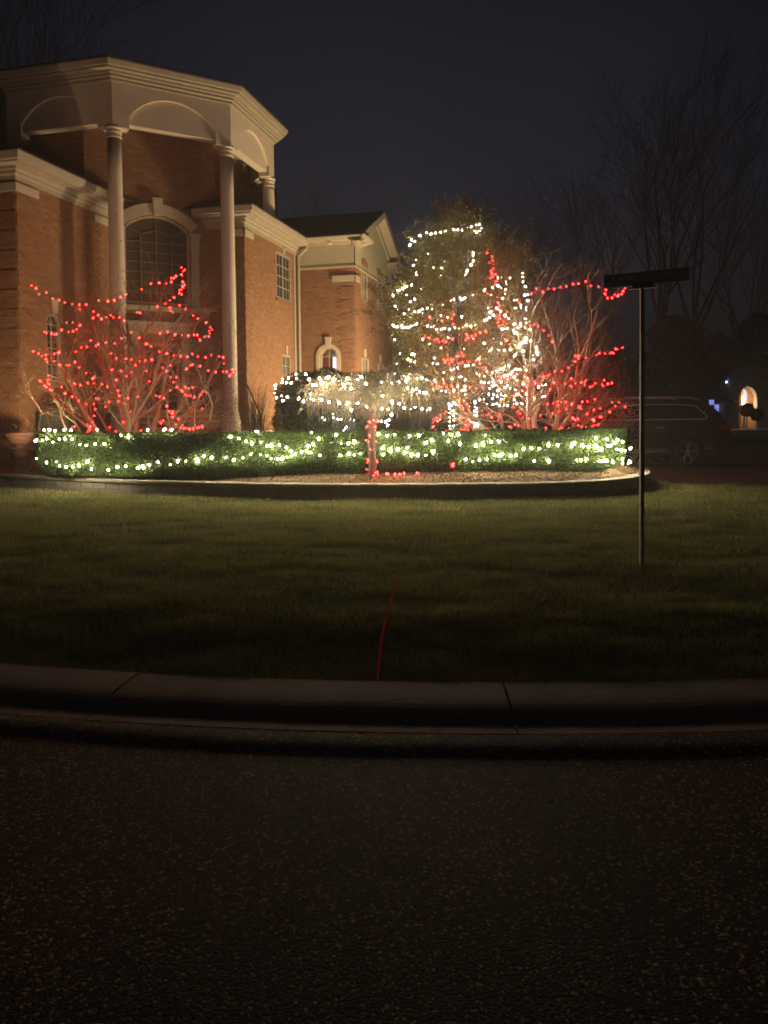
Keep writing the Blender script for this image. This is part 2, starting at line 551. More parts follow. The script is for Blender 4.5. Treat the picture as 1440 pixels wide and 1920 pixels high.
def sweep(name, path, prof, z, material, close=False, parent=house):
    """a moulding along eaves: path in plan, profile of (out, height)"""
    P = [Vector(p) for p in path]; n = len(P); V, F = [], []
    for i in range(n):
        if close or 0 < i < n - 1:
            d0 = (P[i] - P[i - 1]).normalized(); d1 = (P[(i + 1) % n] - P[i]).normalized()
        elif i == 0:
            d0 = d1 = (P[1] - P[0]).normalized()
        else:
            d0 = d1 = (P[-1] - P[-2]).normalized()
        n0, n1 = Vector((d0.y, -d0.x)), Vector((d1.y, -d1.x))
        mt = (n0 + n1).normalized(); k = 1 / max(0.3, mt.dot(n0))
        for o, h in prof:
            q = P[i] + mt * o * k
            V.append(HL(q.x, q.y, z + h))
    m_ = len(prof)
    rng_ = range(n) if close else range(n - 1)
    for i in rng_:
        j = (i + 1) % n
        for k in range(m_):
            F.append((i * m_ + k, j * m_ + k, j * m_ + (k + 1) % m_, i * m_ + (k + 1) % m_))
    if not close:
        F.append(tuple(range(m_))); F.append(tuple(range((n - 1) * m_, n * m_))[::-1])
    o = mesh(name, V, F, material, parent)
    bm = bmesh.new(); bm.from_mesh(o.data); bmesh.ops.recalc_face_normals(bm, faces=bm.faces); bm.to_mesh(o.data); bm.free()
    return o

# wall lines
AL, BLF = -12.46, 15.27           # left wing corner
CH0, CH1 = (-12.46, 18.94), (-10.5, 20.9)
AR, BR = -9.35, 20.9              # right wing corner
BG, AG, BG2 = 25.3, -7.28, 30.7   # gabled block
w_side = Wall((-18.0, BLF), (AL, BLF), GZ, EAVE)
w_left = Wall((AL, BLF), CH0, GZ, EAVE)
w_door = Wall(CH0, CH1, GZ, EAVE)
w_rside = Wall(CH1, (AR, BR), GZ, EAVE)
w_right = Wall((AR, BR), (AR, BG), GZ, EAVE)
w_gside = Wall((AR, BG), (AG, BG), GZ, EAVE)
w_gable = Wall((AG, BG), (AG, BG2), GZ, EAVE)
w_low = Wall((AG - 0.6, BG2), (AG - 0.6, 39.0), GZ - 0.2, 2.75)

# ---- windows
# narrow arched window on the left wing
def arch_window(w, c, h, z0, zs, glass, surround, lit=False):
    w.opening(c - h, c + h, z0, zs, h)
    f = MB()
    arch_ring(f, w, c - h + 0.045, c + h - 0.045, zs, h - 0.0451, 0.045, -0.12, -0.02, 14)
    slab(f, w, c - h, c - h + 0.045, z0, zs, -0.12, -0.02); slab(f, w, c + h - 0.045, c + h, z0, zs, -0.12, -0.02)
    slab(f, w, c - h + 0.045, c + h - 0.045, z0, z0 + 0.045, -0.12, -0.022)
    fr = f.build('window', MAT['cream_paint'], house)
    g = MB()
    slab(g, w, c - 0.011, c + 0.011, z0 + 0.045, zs + h - 0.05, -0.098, -0.07)
    slab(g, w, c - h + 0.045, c + h - 0.045, zs - 0.012, zs + 0.012, -0.096, -0.068)
    for sgn in (-1, 1):
        g.bar(w.P(c, zs, -0.083), w.P(c + sgn * h * 0.66, zs + h * 0.66, -0.083), 0.010, 4)
    k = z0 + 0.42
    while k < zs - 0.15:
        slab(g, w, c - h + 0.045, c + h - 0.045, k - 0.010, k + 0.010, -0.094, -0.066); k += 0.40
    g.build('glazing_bar', MAT['cream_paint'], fr)
    p = MB()
    pts = [(c - h + 0.02, z0 + 0.02), (c + h - 0.02, z0 + 0.02)] + [(c + (h - 0.02) * math.cos(t), zs + (h - 0.02) * math.sin(t)) for t in np.linspace(0, math.pi, 15)]
    p.extrude(pts, lambda u, v, d: w.P(u, v, d), -0.112, -0.106)
    p.build('pane', MAT[glass], fr)
    if surround:
        s = MB()
        arch_ring(s, w, c - h, c + h, zs, h * 0.999, 0.13, 0.004, 0.05, 16)
        slab(s, w, c - h - 0.13, c - h, z0 - 0.1, zs - 0.002, 0.004, 0.05); slab(s, w, c + h, c + h + 0.13, z0 - 0.1, zs - 0.002, 0.004, 0.05)
        s.build('surround', MAT['stone_trim'], fr)
    m2 = MB(); zt = zs + h
    m2.extrude([(c - 0.07, zt + 0.0), (c + 0.07, zt + 0.0), (c + 0.11, zt + 0.36), (c - 0.11, zt + 0.36)], lambda u, v, d: w.P(u, v, d), 0.006, 0.075)
    m2.build('keystone', MAT['stone_trim'], fr)
    return fr
arch_window(w_left, 1.22, 0.27, 2.35, 3.75, 'glass_dark', False)

# great arched window over the door
WC, WH = 1.30, 0.93
w_door.opening(WC - WH, WC + WH, 4.62, 6.72, 0.42)
f = MB()
arch_ring(f, w_door, WC - WH + 0.06, WC + WH - 0.06, 6.72, 0.38, 0.06, -0.16, -0.03, 16)
slab(f, w_door, WC - WH, WC - WH + 0.06, 4.62, 6.74, -0.16, -0.03); slab(f, w_door, WC + WH - 0.06, WC + WH, 4.62, 6.74, -0.16, -0.03)
slab(f, w_door, WC - WH + 0.06, WC + WH - 0.06, 4.62, 4.70, -0.16, -0.032)
bigw = f.build('window', MAT['stone_trim'], house)
g = MB()
xs = [WC - 0.44, WC, WC + 0.44]
for x in xs:
    top = 7.04 if abs(x - WC) < 0.1 else 6.62
    slab(g, w_door, x - 0.012, x + 0.012, 4.70, top, -0.125, -0.095)
for z in np.arange(4.98, 6.5, 0.285):
    slab(g, w_door, WC - WH + 0.06, WC + WH - 0.06, z - 0.009, z + 0.009, -0.123, -0.093)
for (s0, z0), (s1, z1) in (((WC - 0.44, 6.62), (WC, 6.74)), ((WC, 6.74), (WC + 0.44, 6.62)), ((WC - 0.44, 6.62), (WC - WH + 0.07, 6.80)), ((WC + 0.44, 6.62), (WC + WH - 0.07, 6.80))):
    g.bar(w_door.P(s0, z0, -0.108), w_door.P(s1, z1, -0.108), 0.012, 4)
g.build('glazing_bar', MAT['bar_bronze'], bigw)
cols = [WC - WH + 0.06] + xs + [WC + WH - 0.06]
rows = [4.70] + list(np.arange(4.98, 6.5, 0.285))
for a, b in zip(cols[:-1], cols[1:]):
    for z0, z1 in zip(rows[:-1], rows[1:]):
        share('pane', PANE['glass_shade'], bigw, w_door.P((a + b) / 2, (z0 + z1) / 2, -0.13),
              (random.uniform(-.01, .01), 0, w_door.ang + random.uniform(-.01, .01)), (b - a, 0.006, z1 - z0))
p = MB()
h_ = WH - 0.03; rad_ = (h_ * h_ + 0.39 ** 2) / (2 * 0.39); zc_ = 6.72 + 0.39 - rad_
pts = [(WC - h_, rows[-1]), (WC + h_, rows[-1])] + [(WC + rad_ * math.sin(t), zc_ + rad_ * math.cos(t)) for t in np.linspace(math.asin(h_ / rad_), -math.asin(h_ / rad_), 15)]
p.extrude(pts, lambda u, v, d: w_door.P(u, v, d), -0.136, -0.130)
p.build('fanlight', MAT['glass_shade'], bigw)
s = MB(); arch_ring(s, w_door, WC - WH - 0.02, WC + WH + 0.02, 6.76, 0.41, 0.30, 0.012, 0.09, 20)
s.build('arch_surround', MAT['stone_trim'], bigw)
s = MB(); s.extrude([(WC - 0.10, 7.14), (WC + 0.10, 7.14), (WC + 0.15, 7.62), (WC - 0.15, 7.62)], lambda u, v, d: w_door.P(u, v, d), 0.02, 0.15)
s.build('keystone', MAT['stone_trim'], bigw)
for sg in (-1, 1):
    s = MB(); c = WC + sg * (WH + 0.135)
    slab(s, w_door, c - 0.115, c + 0.115, 4.62, 6.30, 0.012, 0.09)
    slab(s, w_door, c - 0.15, c + 0.15, 6.30, 6.38, 0.012, 0.13); slab(s, w_door, c - 0.125, c + 0.125, 6.38, 6.64, 0.012, 0.10)
    slab(s, w_door, c - 0.165, c + 0.165, 6.64, 6.73, 0.012, 0.14); slab(s, w_door, c - 0.14, c + 0.14, 5.0, 5.06, 0.012, 0.12)
    s.build('pilaster', MAT['stone_trim'], bigw)
s = MB(); slab(s, w_door, 0.02, w_door.L - 0.02, 4.44, 4.58, 0.004, 0.13); s.build('belt_course', MAT['stone_trim'], house)
# entrance below it
w_door.opening(0.72, 1.88, 1.62, 3.55)
f = MB(); slab(f, w_door, 0.72, 0.79, 1.62, 3.55, -0.2, 0.0); slab(f, w_door, 1.81, 1.88, 1.62, 3.55, -0.2, 0.0); slab(f, w_door, 0.79, 1.81, 3.47, 3.55, -0.2, -0.002)
dr = f.build('door_frame', MAT['stone_trim'], house)
for a, b in ((0.79, 1.295), (1.305, 1.81)):
    d = MB(); slab(d, w_door, a, b, 1.62, 3.47, -0.16, -0.11)
    slab(d, w_door, a + 0.09, b - 0.09, 1.8, 2.25, -0.11, -0.095); slab(d, w_door, a + 0.09, b - 0.09, 2.4, 3.3, -0.11, -0.098)
    d.build('door', MAT['door_wood'], dr)
for sg in (-1, 1):
    s = MB(); c = 1.3 + sg * 0.72
    slab(s, w_door, c - 0.10, c + 0.10, 1.62, 3.72, 0.012, 0.11); slab(s, w_door, c - 0.14, c + 0.14, 3.72, 3.80, 0.012, 0.15)
    s.build('pilaster', MAT['stone_trim'], dr)
s = MB(); slab(s, w_door, 0.42, 2.18, 3.80, 4.06, 0.012, 0.14); slab(s, w_door, 0.36, 2.24, 4.06, 4.13, 0.012, 0.19); s.build('entablature', MAT['stone_trim'], dr)

window(w_right, 2.45, 3.72, 5.22, 6.72, 4, 4, back=.03)
window(w_right, 2.85, 3.60, 2.1, 3.42, 4, 4, back=.03)
window(w_gable, 0.78, 1.55, 5.42, 6.62, 2, 4, key=False, back=-.005)
window(w_gable, 2.98, 3.75, 5.42, 6.62, 2, 4, key=False, back=-.005)
window(w_gable, 0.78, 1.62, 2.1, 3.42, 2, 4, back=.0)
window(w_gable, 2.98, 3.80, 2.1, 3.36, 2, 4, back=.0)
for c in (1.165, 3.365):     # brick lintels in the stucco
    m2 = MB()
    for k in range(5):
        x = c - 0.40 + k * 0.16
        slab(m2, w_gable, x, x + 0.15, 6.66 + 0.02 * (2 - abs(k - 2)), 6.84 + 0.05 * (2 - abs(k - 2)), 0.004, 0.05)
    m2.build('lintel', MAT['brick_single'], house)
mat('glass_lit', (0.05, 0.05, 0.05), 0.06)
aw = arch_window(w_gside, 1.11, 0.31, 2.2, 3.42, 'glass_dark', True)
for ch in list(aw.children):
    if ch.name.startswith('pane'):
        gm = MAT['glass_lit']; N = gm.node_tree.nodes; gb = N.new('ShaderNodeBsdfTransparent'); gg = N.new('ShaderNodeBsdfGlossy'); gg.inputs['Roughness'].default_value = 0.05
        mx = N.new('ShaderNodeMixShader'); mx.inputs[0].default_value = 0.08
        gm.node_tree.links.new(gb.outputs[0], mx.inputs[1]); gm.node_tree.links.new(gg.outputs[0], mx.inputs[2])
        gm.node_tree.links.new(mx.outputs[0], N['Material Output'].inputs['Surface'])
        ch.data.materials[0] = gm
# room light put into a self-glowing white blind, beside a red curtain
glow('glowing_blind', (0.86, 0.82, 1.0), 2.2)
m2 = MB(); slab(m2, w_gside, 1.13, 1.42, 2.15, 3.42, -0.34, -0.32); m2.build('glowing_blind', MAT['glowing_blind'], aw)
m2 = MB()
for k in range(7):
    x = 0.80 + k * 0.055; o = 0.03 * (k % 2)
    slab(m2, w_gside, x, x + 0.055, 2.15, 3.45, -0.24 - o, -0.21 - o)
m2.build('curtain', MAT['curtain'], aw)
m2 = MB(); slab(m2, w_gside, 0.7, 1.55, 2.1, 3.85, -0.46, -0.44); m2.build('room_wall', MAT['stone_trim'], aw)

# low wing openings
w_low.opening(0.25, 1.35, 0.2, 2.15)
w_low.opening(4.2, 6.4, 0.2, 2.15)
for a, b in ((0.25, 1.35), (4.2, 6.4)):
    m2 = MB(); slab(m2, w_low, a, b, 0.1, 2.15, -0.16, -0.12)
    for k in range(1, 4): slab(m2, w_low, a + 0.05, b - 0.05, 0.2 + 0.48 * k - 0.36, 0.2 + 0.48 * k, -0.12, -0.105)
    m2.build('garage_door', MAT['dark_metal'], house)

# ---- wall masses and brickwork
mb = MB()
for w in (w_side, w_left, w_door, w_rside, w_right):
    w.backing(mb)
w_low.backing(mb)
STU = 6.45
for w in (w_gside, w_gable): w.z1 = STU; w.backing(mb)
mb.build('wall', MAT['mortar'], house)
for w in (w_gside, w_gable): w.z1 = STU
boxes = brick_boxes(w_side, 0.45, 7.0, quoins=((w_side.L - 0.62, w_side.L + 1),))
near = [b for b in boxes if b[0] > w_side.L - 1.10 and b[2] > 0.9]
near.sort(key=lambda b: abs(b[2] - 2.9))
single, ids = near[:300], set(id(b) for b in near[:300])
bricks_mesh('brickwork', w_side, [b for b in boxes if id(b) not in ids], house)
bb = MB(); bb.hexa([(-.5, 0, -.5), (.5, 0, -.5), (.5, 1, -.5), (-.5, 1, -.5), (-.5, 0, .5), (.5, 0, .5), (.5, 1, .5), (-.5, 1, .5)])
o = bb.build('brick', MAT['brick_single'], house); bme = o.data; bpy.data.objects.remove(o)
for a, b, zl, zh, out in single:
    share('brick', bme, house, w_side.P((a + b) / 2, (zl + zh) / 2, out), (0, 0, w_side.ang), (b - a, out + 0.004, zh - zl))
bricks_mesh('brickwork', w_left, brick_boxes(w_left, 0.45, 6.95, quoins=((-1, 0.55), (w_left.L - 0.62, w_left.L + 1))), house)
bricks_mesh('brickwork', w_door, brick_boxes(w_door, 0.45, EAVE), house)
bricks_mesh('brickwork', w_rside, brick_boxes(w_rside, 0.45, 6.95), house)
bricks_mesh('brickwork', w_right, brick_boxes(w_right, 0.45, 6.95, quoins=((-1, 0.5),)), house)
bricks_mesh('brickwork', w_gside, brick_boxes(w_gside, 0.45, STU, quoins=((w_gside.L - 0.55, w_gside.L + 1),)), house)
bricks_mesh('brickwork', w_gable, brick_boxes(w_gable, 0.45, STU, quoins=((-1, 0.5), (w_gable.L - 0.5, 99))), house)
bricks_mesh('brickwork', w_low, brick_boxes(w_low, 0.2, 2.7), house)
for w, s0, s1, z0, z1 in ((w_side, 0.2, w_side.L - 0.14, 6.66, 6.86), (w_left, -0.06, 0.72, 6.66, 6.86), (w_left, w_left.L - 0.75, w_left.L - 0.08, 6.66, 6.86),
                          (w_right, -0.05, 0.55, 6.66, 6.86), (w_rside, w_rside.L - 0.6, w_rside.L - 0.003, 6.66, 6.86),
                          (w_gside, w_gside.L - 0.78, w_gside.L - 0.002, 5.95, 6.16), (w_gable, -0.06, 0.45, 5.95, 6.16)):
    m2 = MB(); slab(m2, w, s0, s1, z0, z1, 0.045, 0.075); m2.build('stone_block', MAT['stone_trim'], house, bevel=0.006)
m2 = MB(); slab(m2, w_side, w_side.L - 0.138, w_side.L + 0.07, 6.66, 6.86, 0.04, 0.073); m2.build('stone_block', MAT['stone_trim'], house, bevel=0.006)

# stucco upper band and gable
PEAK, GOV = 8.72, 0.42
gm_ = (BG + BG2) / 2
mb = MB()
up = Wall((AR, BG), (AG, BG), STU, EAVE); up.backing(mb, 0.03)
up = Wall((AG, BG), (AG, BG2), STU, EAVE)
up.open = [o for o in w_gable.open if o[3] > STU]
up.open = [(o[0], o[1], STU, o[3], 0) for o in up.open]
up.z0 = STU - 0.001
rake = lambda s: EAVE + (PEAK - EAVE) * (1 - abs(s - up.L / 2) / (up.L / 2))
up.backing(mb, 0.03, top=rake)
mb.build('stucco_wall', MAT['stucco'], house)
mb = MB(); slab(mb, w_gside, 0, w_gside.L + 0.06, STU - 0.02, STU + 0.04, 0.0, 0.06); slab(mb, w_gable, 0.062, w_gable.L, STU - 0.018, STU + 0.038, 0.0, 0.058)
mb.build('ledge', MAT['stucco'], house)

# ---- eaves
EP = [(0.0, -0.50), (0.05, -0.50), (0.05, -0.40), (0.10, -0.37), (0.10, -0.30), (0.14, -0.27), (0.14, -0.215), (0.40, -0.215), (0.40, -0.18), (0.46, -0.16), (0.50, -0.02), (0.50, 0.0), (0.0, 0.0)]
sweep('cornice', [(-18.0, BLF), (AL, BLF), (AL, 18.9)], EP, EAVE, MAT['cream_paint'])
sweep('cornice', [(-10.75, BR), (AR, BR), (AR, BG)], EP, EAVE, MAT['cream_paint'])
EG = [(o, h * 0.55) for o, h in EP]
sweep('cornice', [(AR - 0.02, BG), (AG, BG), (AG, BG + 0.75)], EG, EAVE, MAT['cream_paint'])
sweep('cornice', [(AG, BG2 - 0.75), (AG, BG2), (AG - 2, BG2)], EG, EAVE, MAT['cream_paint'])
sweep('cornice', [(AG - 0.6, BG2 + 0.02), (AG - 0.6, 39.0)], [(o, h * 0.6) for o, h in EP], 2.95, MAT['cream_paint'])
for w, sl in ((w_side, (4.9,)), (w_left, (0.5, 1.9, 3.2)), (w_right, (0.3, 1.6, 2.9, 4.0)), (w_gside, (1.3,)), (w_gable, (0.3,))):
    for s_ in sl:
        m2 = MB(); x = w.P(s_, EAVE - 0.226, 0.27); m2.lathe([(0.0, 0.0), (0.075, 0.0), (0.085, 0.010), (0.0, 0.010)], 14, x)
        m2.build('soffit_trim', MAT['stone_trim'], house)
# rake boards of the gable
for sg in (-1, 1):
    m2 = MB()
    e0 = gm_ + sg * ((BG2 - BG) / 2 + 0.5); z_e = EAVE - 0.02
    sl = (PEAK + 0.20 - z_e) / abs(e0 - gm_)
    def rk(o, t, dz): return HL(AG + o, gm_ + (e0 - gm_) * t, PEAK + 0.20 - sl * abs(e0 - gm_) * t + dz)
    m2.hexa([rk(GOV - .05, 0, -.24), rk(GOV - .05, 1, -.24), rk(GOV, 1, -.24), rk(GOV, 0, -.24), rk(GOV - .05, 0, -.02), rk(GOV - .05, 1, -.02), rk(GOV, 1, -.02), rk(GOV, 0, -.02)])
    m2.hexa([rk(0.04, 0, -.20), rk(0.04, 1, -.20), rk(GOV - .052, 1, -.20), rk(GOV - .052, 0, -.20), rk(0.04, 0, -.17), rk(0.04, 1, -.17), rk(GOV - .052, 1, -.17), rk(GOV - .052, 0, -.17)])
    m2.hexa([rk(0.034, 0, -.40), rk(0.034, 1, -.40), rk(0.09, 1, -.40), rk(0.09, 0, -.40), rk(0.034, 0, -.203), rk(0.034, 1, -.203), rk(0.09, 1, -.203), rk(0.09, 0, -.203)])
    m2.build('rake_board', MAT['cream_paint'], house)
    m2 = MB()
    for k in range(12):
        t0, t1 = k / 12 + 0.01, (k + 1) / 12 - 0.01
        m2.hexa([rk(0.1, t0, -.215), rk(0.1, t1, -.215), rk(GOV - .06, t1, -.215), rk(GOV - .06, t0, -.215), rk(0.1, t0, -.203), rk(0.1, t1, -.203), rk(GOV - .06, t1, -.203), rk(GOV - .06, t0, -.203)])
    m2.build('soffit_board', MAT['cream_paint'], house, kind='stuff')
# roofs
def hip(name, a0, a1, b0, b1, z, zr, ov=0.52, ra=None, rb=None):
    m2 = MB(); a0 -= ov; a1 += ov; b0 -= ov; b1 += ov
    h = min(a1 - a0, b1 - b0) / 2
    if (a1 - a0) < (b1 - b0):
        r0, r1 = ((a0 + a1) / 2, b0 + h), ((a0 + a1) / 2, b1 - h)
    else:
        r0, r1 = (a0 + h, (b0 + b1) / 2), (a1 - h, (b0 + b1) / 2)
    V = [HL(a0, b0, z), HL(a1, b0, z), HL(a1, b1, z), HL(a0, b1, z), HL(*r0, zr), HL(*r1, zr)]
    V += [HL(a0, b0, z - .03), HL(a1, b0, z - .03), HL(a1, b1, z - .03), HL(a0, b1, z - .03)]
    if (a1 - a0) < (b1 - b0):
        Fs = [(0, 1, 4), (1, 2, 5, 4), (2, 3, 5), (3, 0, 4, 5)]
    else:
        Fs = [(0, 1, 5, 4), (1, 2, 5), (2, 3, 4, 5), (3, 0, 4)]
    Fs += [(0, 6, 7, 1), (1, 7, 8, 2), (2, 8, 9, 3), (3, 9, 6, 0), (6, 9, 8, 7)]
    m2.add(V, Fs); m2.build(name, MAT['shingle'], house)
hip('roof', -18.0, AL, BLF, 24.0, EAVE + 0.032, 8.75)
hip('roof', -13.2, AR, BR, 27.0, EAVE + 0.035, 8.60)
hip('roof', -12.0, AG - 0.6, BG2, 39.0, 2.985, 4.0, 0.4)
m2 = MB(); e_ = (BG2 - BG) / 2 + 0.5
def gr(a, t, dz): return HL(a, gm_ + e_ * t, PEAK + 0.20 - (PEAK + 0.22 - EAVE) * abs(t) + dz)
for sg in (-1, 1):
    m2.hexa([gr(-15, 0, -.0), gr(AG + GOV + .02, 0, -.0), gr(AG + GOV + .02, sg, -.0), gr(-15, sg, 0), gr(-15, 0, .04), gr(AG + GOV + .02, 0, .04), gr(AG + GOV + .02, sg, .04), gr(-15, sg, .04)])
m2.build('roof', MAT['shingle'], house)
# downspout in the corner
m2 = MB(); dx, dy = AR + 0.10, BG - 0.12
m2.tube([HL(dx + .30, dy, EAVE - .15), HL(dx + .30, dy, EAVE - .28), HL(dx, dy, EAVE - .55), HL(dx, dy, GZ)], 0.055, 8)
m2.build('downspout', MAT['cream_paint'], house)
m2 = MB(); slab(m2, w_right, w_right.L - 0.42, w_right.L - 0.28, GZ, EAVE - 0.5, 0.012, 0.05); m2.build('corner_board', MAT['cream_paint'], house)

# ---- upper tower behind the portico
mb = MB()
t0, t1 = (-12.90, 18.50), (-10.32, 21.08)
for p, q in (((-16.5, 18.5), t0), (t0, t1), (t1, (-10.32, 26.0))):
    Wall(p, q, EAVE - 0.1, 9.46).backing(mb, 0.0)
mb.build('wall', MAT['mortar'], house)
for p, q in (((-16.5, 18.5), t0), (t0, t1), (t1, (-10.32, 26.0))):
    ww = Wall(p, q, EAVE - 0.1, 9.46)
    bx = brick_boxes(ww, EAVE - 0.09, 9.46)
    if p == t0: bx = [b for b in bx if not (abs((b[0] + b[1]) / 2 - (WC + 0.62)) < 0.25 and b[2] < 7.75)]
    bricks_mesh('brickwork', ww, bx, house)

# ---- octagonal portico
OC, SIDE = (-13.0, 21.4), 3.0
RIN = SIDE * (1 + math.sqrt(2)) / 2
def octp(k, r): # k-th corner, apothem r
    t = R(-67.5 - 45 + 45 * k); rr = r / math.cos(R(22.5))
    return (OC[0] + rr * math.cos(t), OC[1] + rr * math.sin(t))
corners = [octp(k, RIN) for k in range(8)]        # 0: left end of the front, 1, 2, 3 ...
ZB, ZF = 8.86, 10.02
mb_r = MB()
for k in range(8):
    mb_p = MB()
    w = Wall(octp(k, RIN + 0.17), octp((k + 1) % 8, RIN + 0.17), ZB, ZF)
    pier = 0.42
    arch = 0.70
    w.z0 = ZB
    # face with the arched recess cut out of it
    o = (pier, w.L - pier, ZB - 0.01, ZB + 0.30, 0.62)
    pts = np.linspace(o[0], o[1], 21)
    for a, b in [(0, pier), (w.L - pier, w.L)]:
        mb_r.add([w.P(a, ZB), w.P(b, ZB), w.P(b, ZF), w.P(a, ZF)], [(0, 1, 2, 3)])
    for a, b in zip(pts[:-1], pts[1:]):
        za, zb = w.top(o, a), w.top(o, b)
        mb_r.add([w.P(a, za), w.P(b, zb), w.P(b, ZF), w.P(a, ZF)], [(0, 1, 2, 3)])
        mb_r.add([w.P(a, za), w.P(b, zb), w.P(b, zb, -0.07), w.P(a, za, -0.07)], [(0, 1, 2, 3)])
        zl = ZB + 0.13
        mb_p.add([w.P(a, zl, -0.07), w.P(b, zl, -0.07), w.P(b, zb, -0.07), w.P(a, za, -0.07)], [(0, 1, 2, 3)])
        mb_p.add([w.P(a, zl, -0.07), w.P(b, zl, -0.07), w.P(b, zl, -0.34), w.P(a, zl, -0.34)], [(0, 1, 2, 3)])
    mb_p.build('arch_panel', MAT['portico_stucco'], house)
    for s_ in (pier, w.L - pier):
        mb_r.add([w.P(s_, ZB), w.P(s_, ZB + 0.30), w.P(s_, ZB + 0.30, -0.34), w.P(s_, ZB, -0.34)], [(0, 1, 2, 3)])
    wi = Wall(octp(k, RIN - 0.17), octp((k + 1) % 8, RIN - 0.17), ZB, ZF)
    mb_r.add([wi.P(0, ZB + .13), wi.P(wi.L, ZB + .13), wi.P(wi.L, ZF), wi.P(0, ZF)], [(0, 1, 2, 3)])
    for a, b, c, d in ((0, pier, 0, pier - .14), (w.L - pier, w.L, wi.L - pier + .14, wi.L)):
        mb_r.add([w.P(a, ZB), w.P(b, ZB), wi.P(d, ZB), wi.P(c, ZB)], [(0, 1, 2, 3)])
        mb_r.add([wi.P(c, ZB), wi.P(d, ZB), wi.P(d, ZB + .14), wi.P(c, ZB + .14)], [(0, 1, 2, 3)])
mb_r.build('frieze', MAT['portico_stucco'], house)
OP = [octp(k, RIN + 0.175) for k in range(8)]
CP = [(0.0, -0.02), (0.06, -0.02), (0.06, 0.04), (0.11, 0.07), (0.11, 0.13), (0.15, 0.15), (0.15, 0.19), (0.32, 0.19), (0.32, 0.23), (0.37, 0.25), (0.42, 0.35), (0.42, 0.38), (0.0, 0.38)]
sweep('cornice', OP, CP, ZF, MAT['cream_paint'], close=True)
mb = MB(); rr = [octp(k, RIN + 0.62) for k in range(8)]
V = [HL(*p, ZF + 0.385) for p in rr] + [HL(*p, ZF + 0.425) for p in rr] + [HL(*OC, ZF + 1.62)]
mb.add(V, [tuple(range(8))[::-1]] + [(k, (k + 1) % 8, 8 + (k + 1) % 8, 8 + k) for k in range(8)] + [(8 + k, 8 + (k + 1) % 8, 16) for k in range(8)])
mb.build('roof', MAT['shingle'], house)
mb = MB(); V = [HL(*octp(k, RIN - 0.165), ZB + 0.6) for k in range(8)]; mb.add(V, [tuple(range(8))]); mb.build('portico_ceiling', MAT['cream_paint'], house)
PORCH = 1.0
for k, zb in ((1, PORCH), (2, PORCH), (3, EAVE + 0.2)):
    c = corners[k]
    x, y, _ = HL(c[0], c[1], 0); b0 = zb - HO[2]; tp = ZB - HO[2]
    sh = MB()
    prof = [(0.20, b0 + 0.55 if zb < 2 else b0)]
    for t in np.linspace(0, 1, 9)[1:]:
        prof.append((0.200 - 0.024 * t ** 1.6, prof[0][1] + (tp - 0.26 - prof[0][1]) * t))
    sh.lathe([(0.0, prof[0][1])] + prof + [(0.0, prof[-1][1])], 24, (x, y, 0))
    col = sh.build('column', MAT['column_paint'], house, sm=True)
    cp = MB()
    cp.lathe([(0, tp - .26), (.178, tp - .26), (.196, tp - .245), (.196, tp - .225), (.180, tp - .21), (.180, tp - .135), (.20, tp - .12), (.20, tp - .10), (.185, tp - .09), (.19, tp - .05), (.225, tp - .02), (.225, tp - 0.002), (0, tp - 0.002)], 24, (x, y, 0))
    cp.build('capital', MAT['column_paint'], col)
    if zb < 2:
        cb = MB()
        cb.lathe([(0, b0), (.27, b0), (.27, b0 + .30), (.245, b0 + .36), (.235, b0 + .37), (.255, b0 + .40), (.235, b0 + .44), (.215, b0 + .46), (.235, b0 + .49), (.215, b0 + .53), (.20, b0 + .56), (0, b0 + .56)], 24, (x, y, 0))
        cb.build('base', MAT['column_paint'], col)
# porch and steps
mb = MB(); V0 = [octp(k, RIN + 0.35) for k in range(8)]
mb.add([HL(*p, GZ) for p in V0] + [HL(*p, PORCH) for p in V0], [tuple(range(8, 16))] + [(k, (k + 1) % 8, 8 + (k + 1) % 8, 8 + k) for k in range(8)])
mb.build('porch', MAT['stone_trim'], house)
for k in range(4):
    m2 = MB(); z = PORCH + 0.155 * k
    slab(m2, w_door, 0.15, w_door.L - 0.1, z + 0.003, z + 0.118, 0.02, 1.25 - 0.28 * k); m2.build('step', MAT['brick_single'], house)
    m2 = MB(); slab(m2, w_door, 0.12, w_door.L - 0.07, z + 0.118, z + 0.155, 0.02, 1.29 - 0.28 * k); m2.build('tread', MAT['stone_trim'], house)
for k in range(3):
    m2 = MB(); z = PORCH - 0.17 * (k + 1)
    slab(m2, Wall(octp(1, RIN), octp(2, RIN), 0, 1), 0.3, SIDE - 0.3, GZ, z, 0.36, 0.36 + 0.3 * (k + 1)); m2.build('step', MAT['stone_trim'], house)
m2 = MB()
m2.tube([HL(-9.62, 20.55, 2.55), HL(-9.10, 20.45, 2.30), HL(-8.62, 20.35, 1.30)], 0.022, 8)
m2.tube([HL(-9.00, 20.43, 1.85), HL(-8.72, 20.37, 1.25)], 0.016, 6)
for a, b, z in ((-9.10, 20.45, 2.30), (-8.66, 20.36, 1.38)): m2.bar(HL(a, b, z), HL(a, b, 0.4), 0.018, 6)
m2.build('handrail', MAT['galvanized'], house)
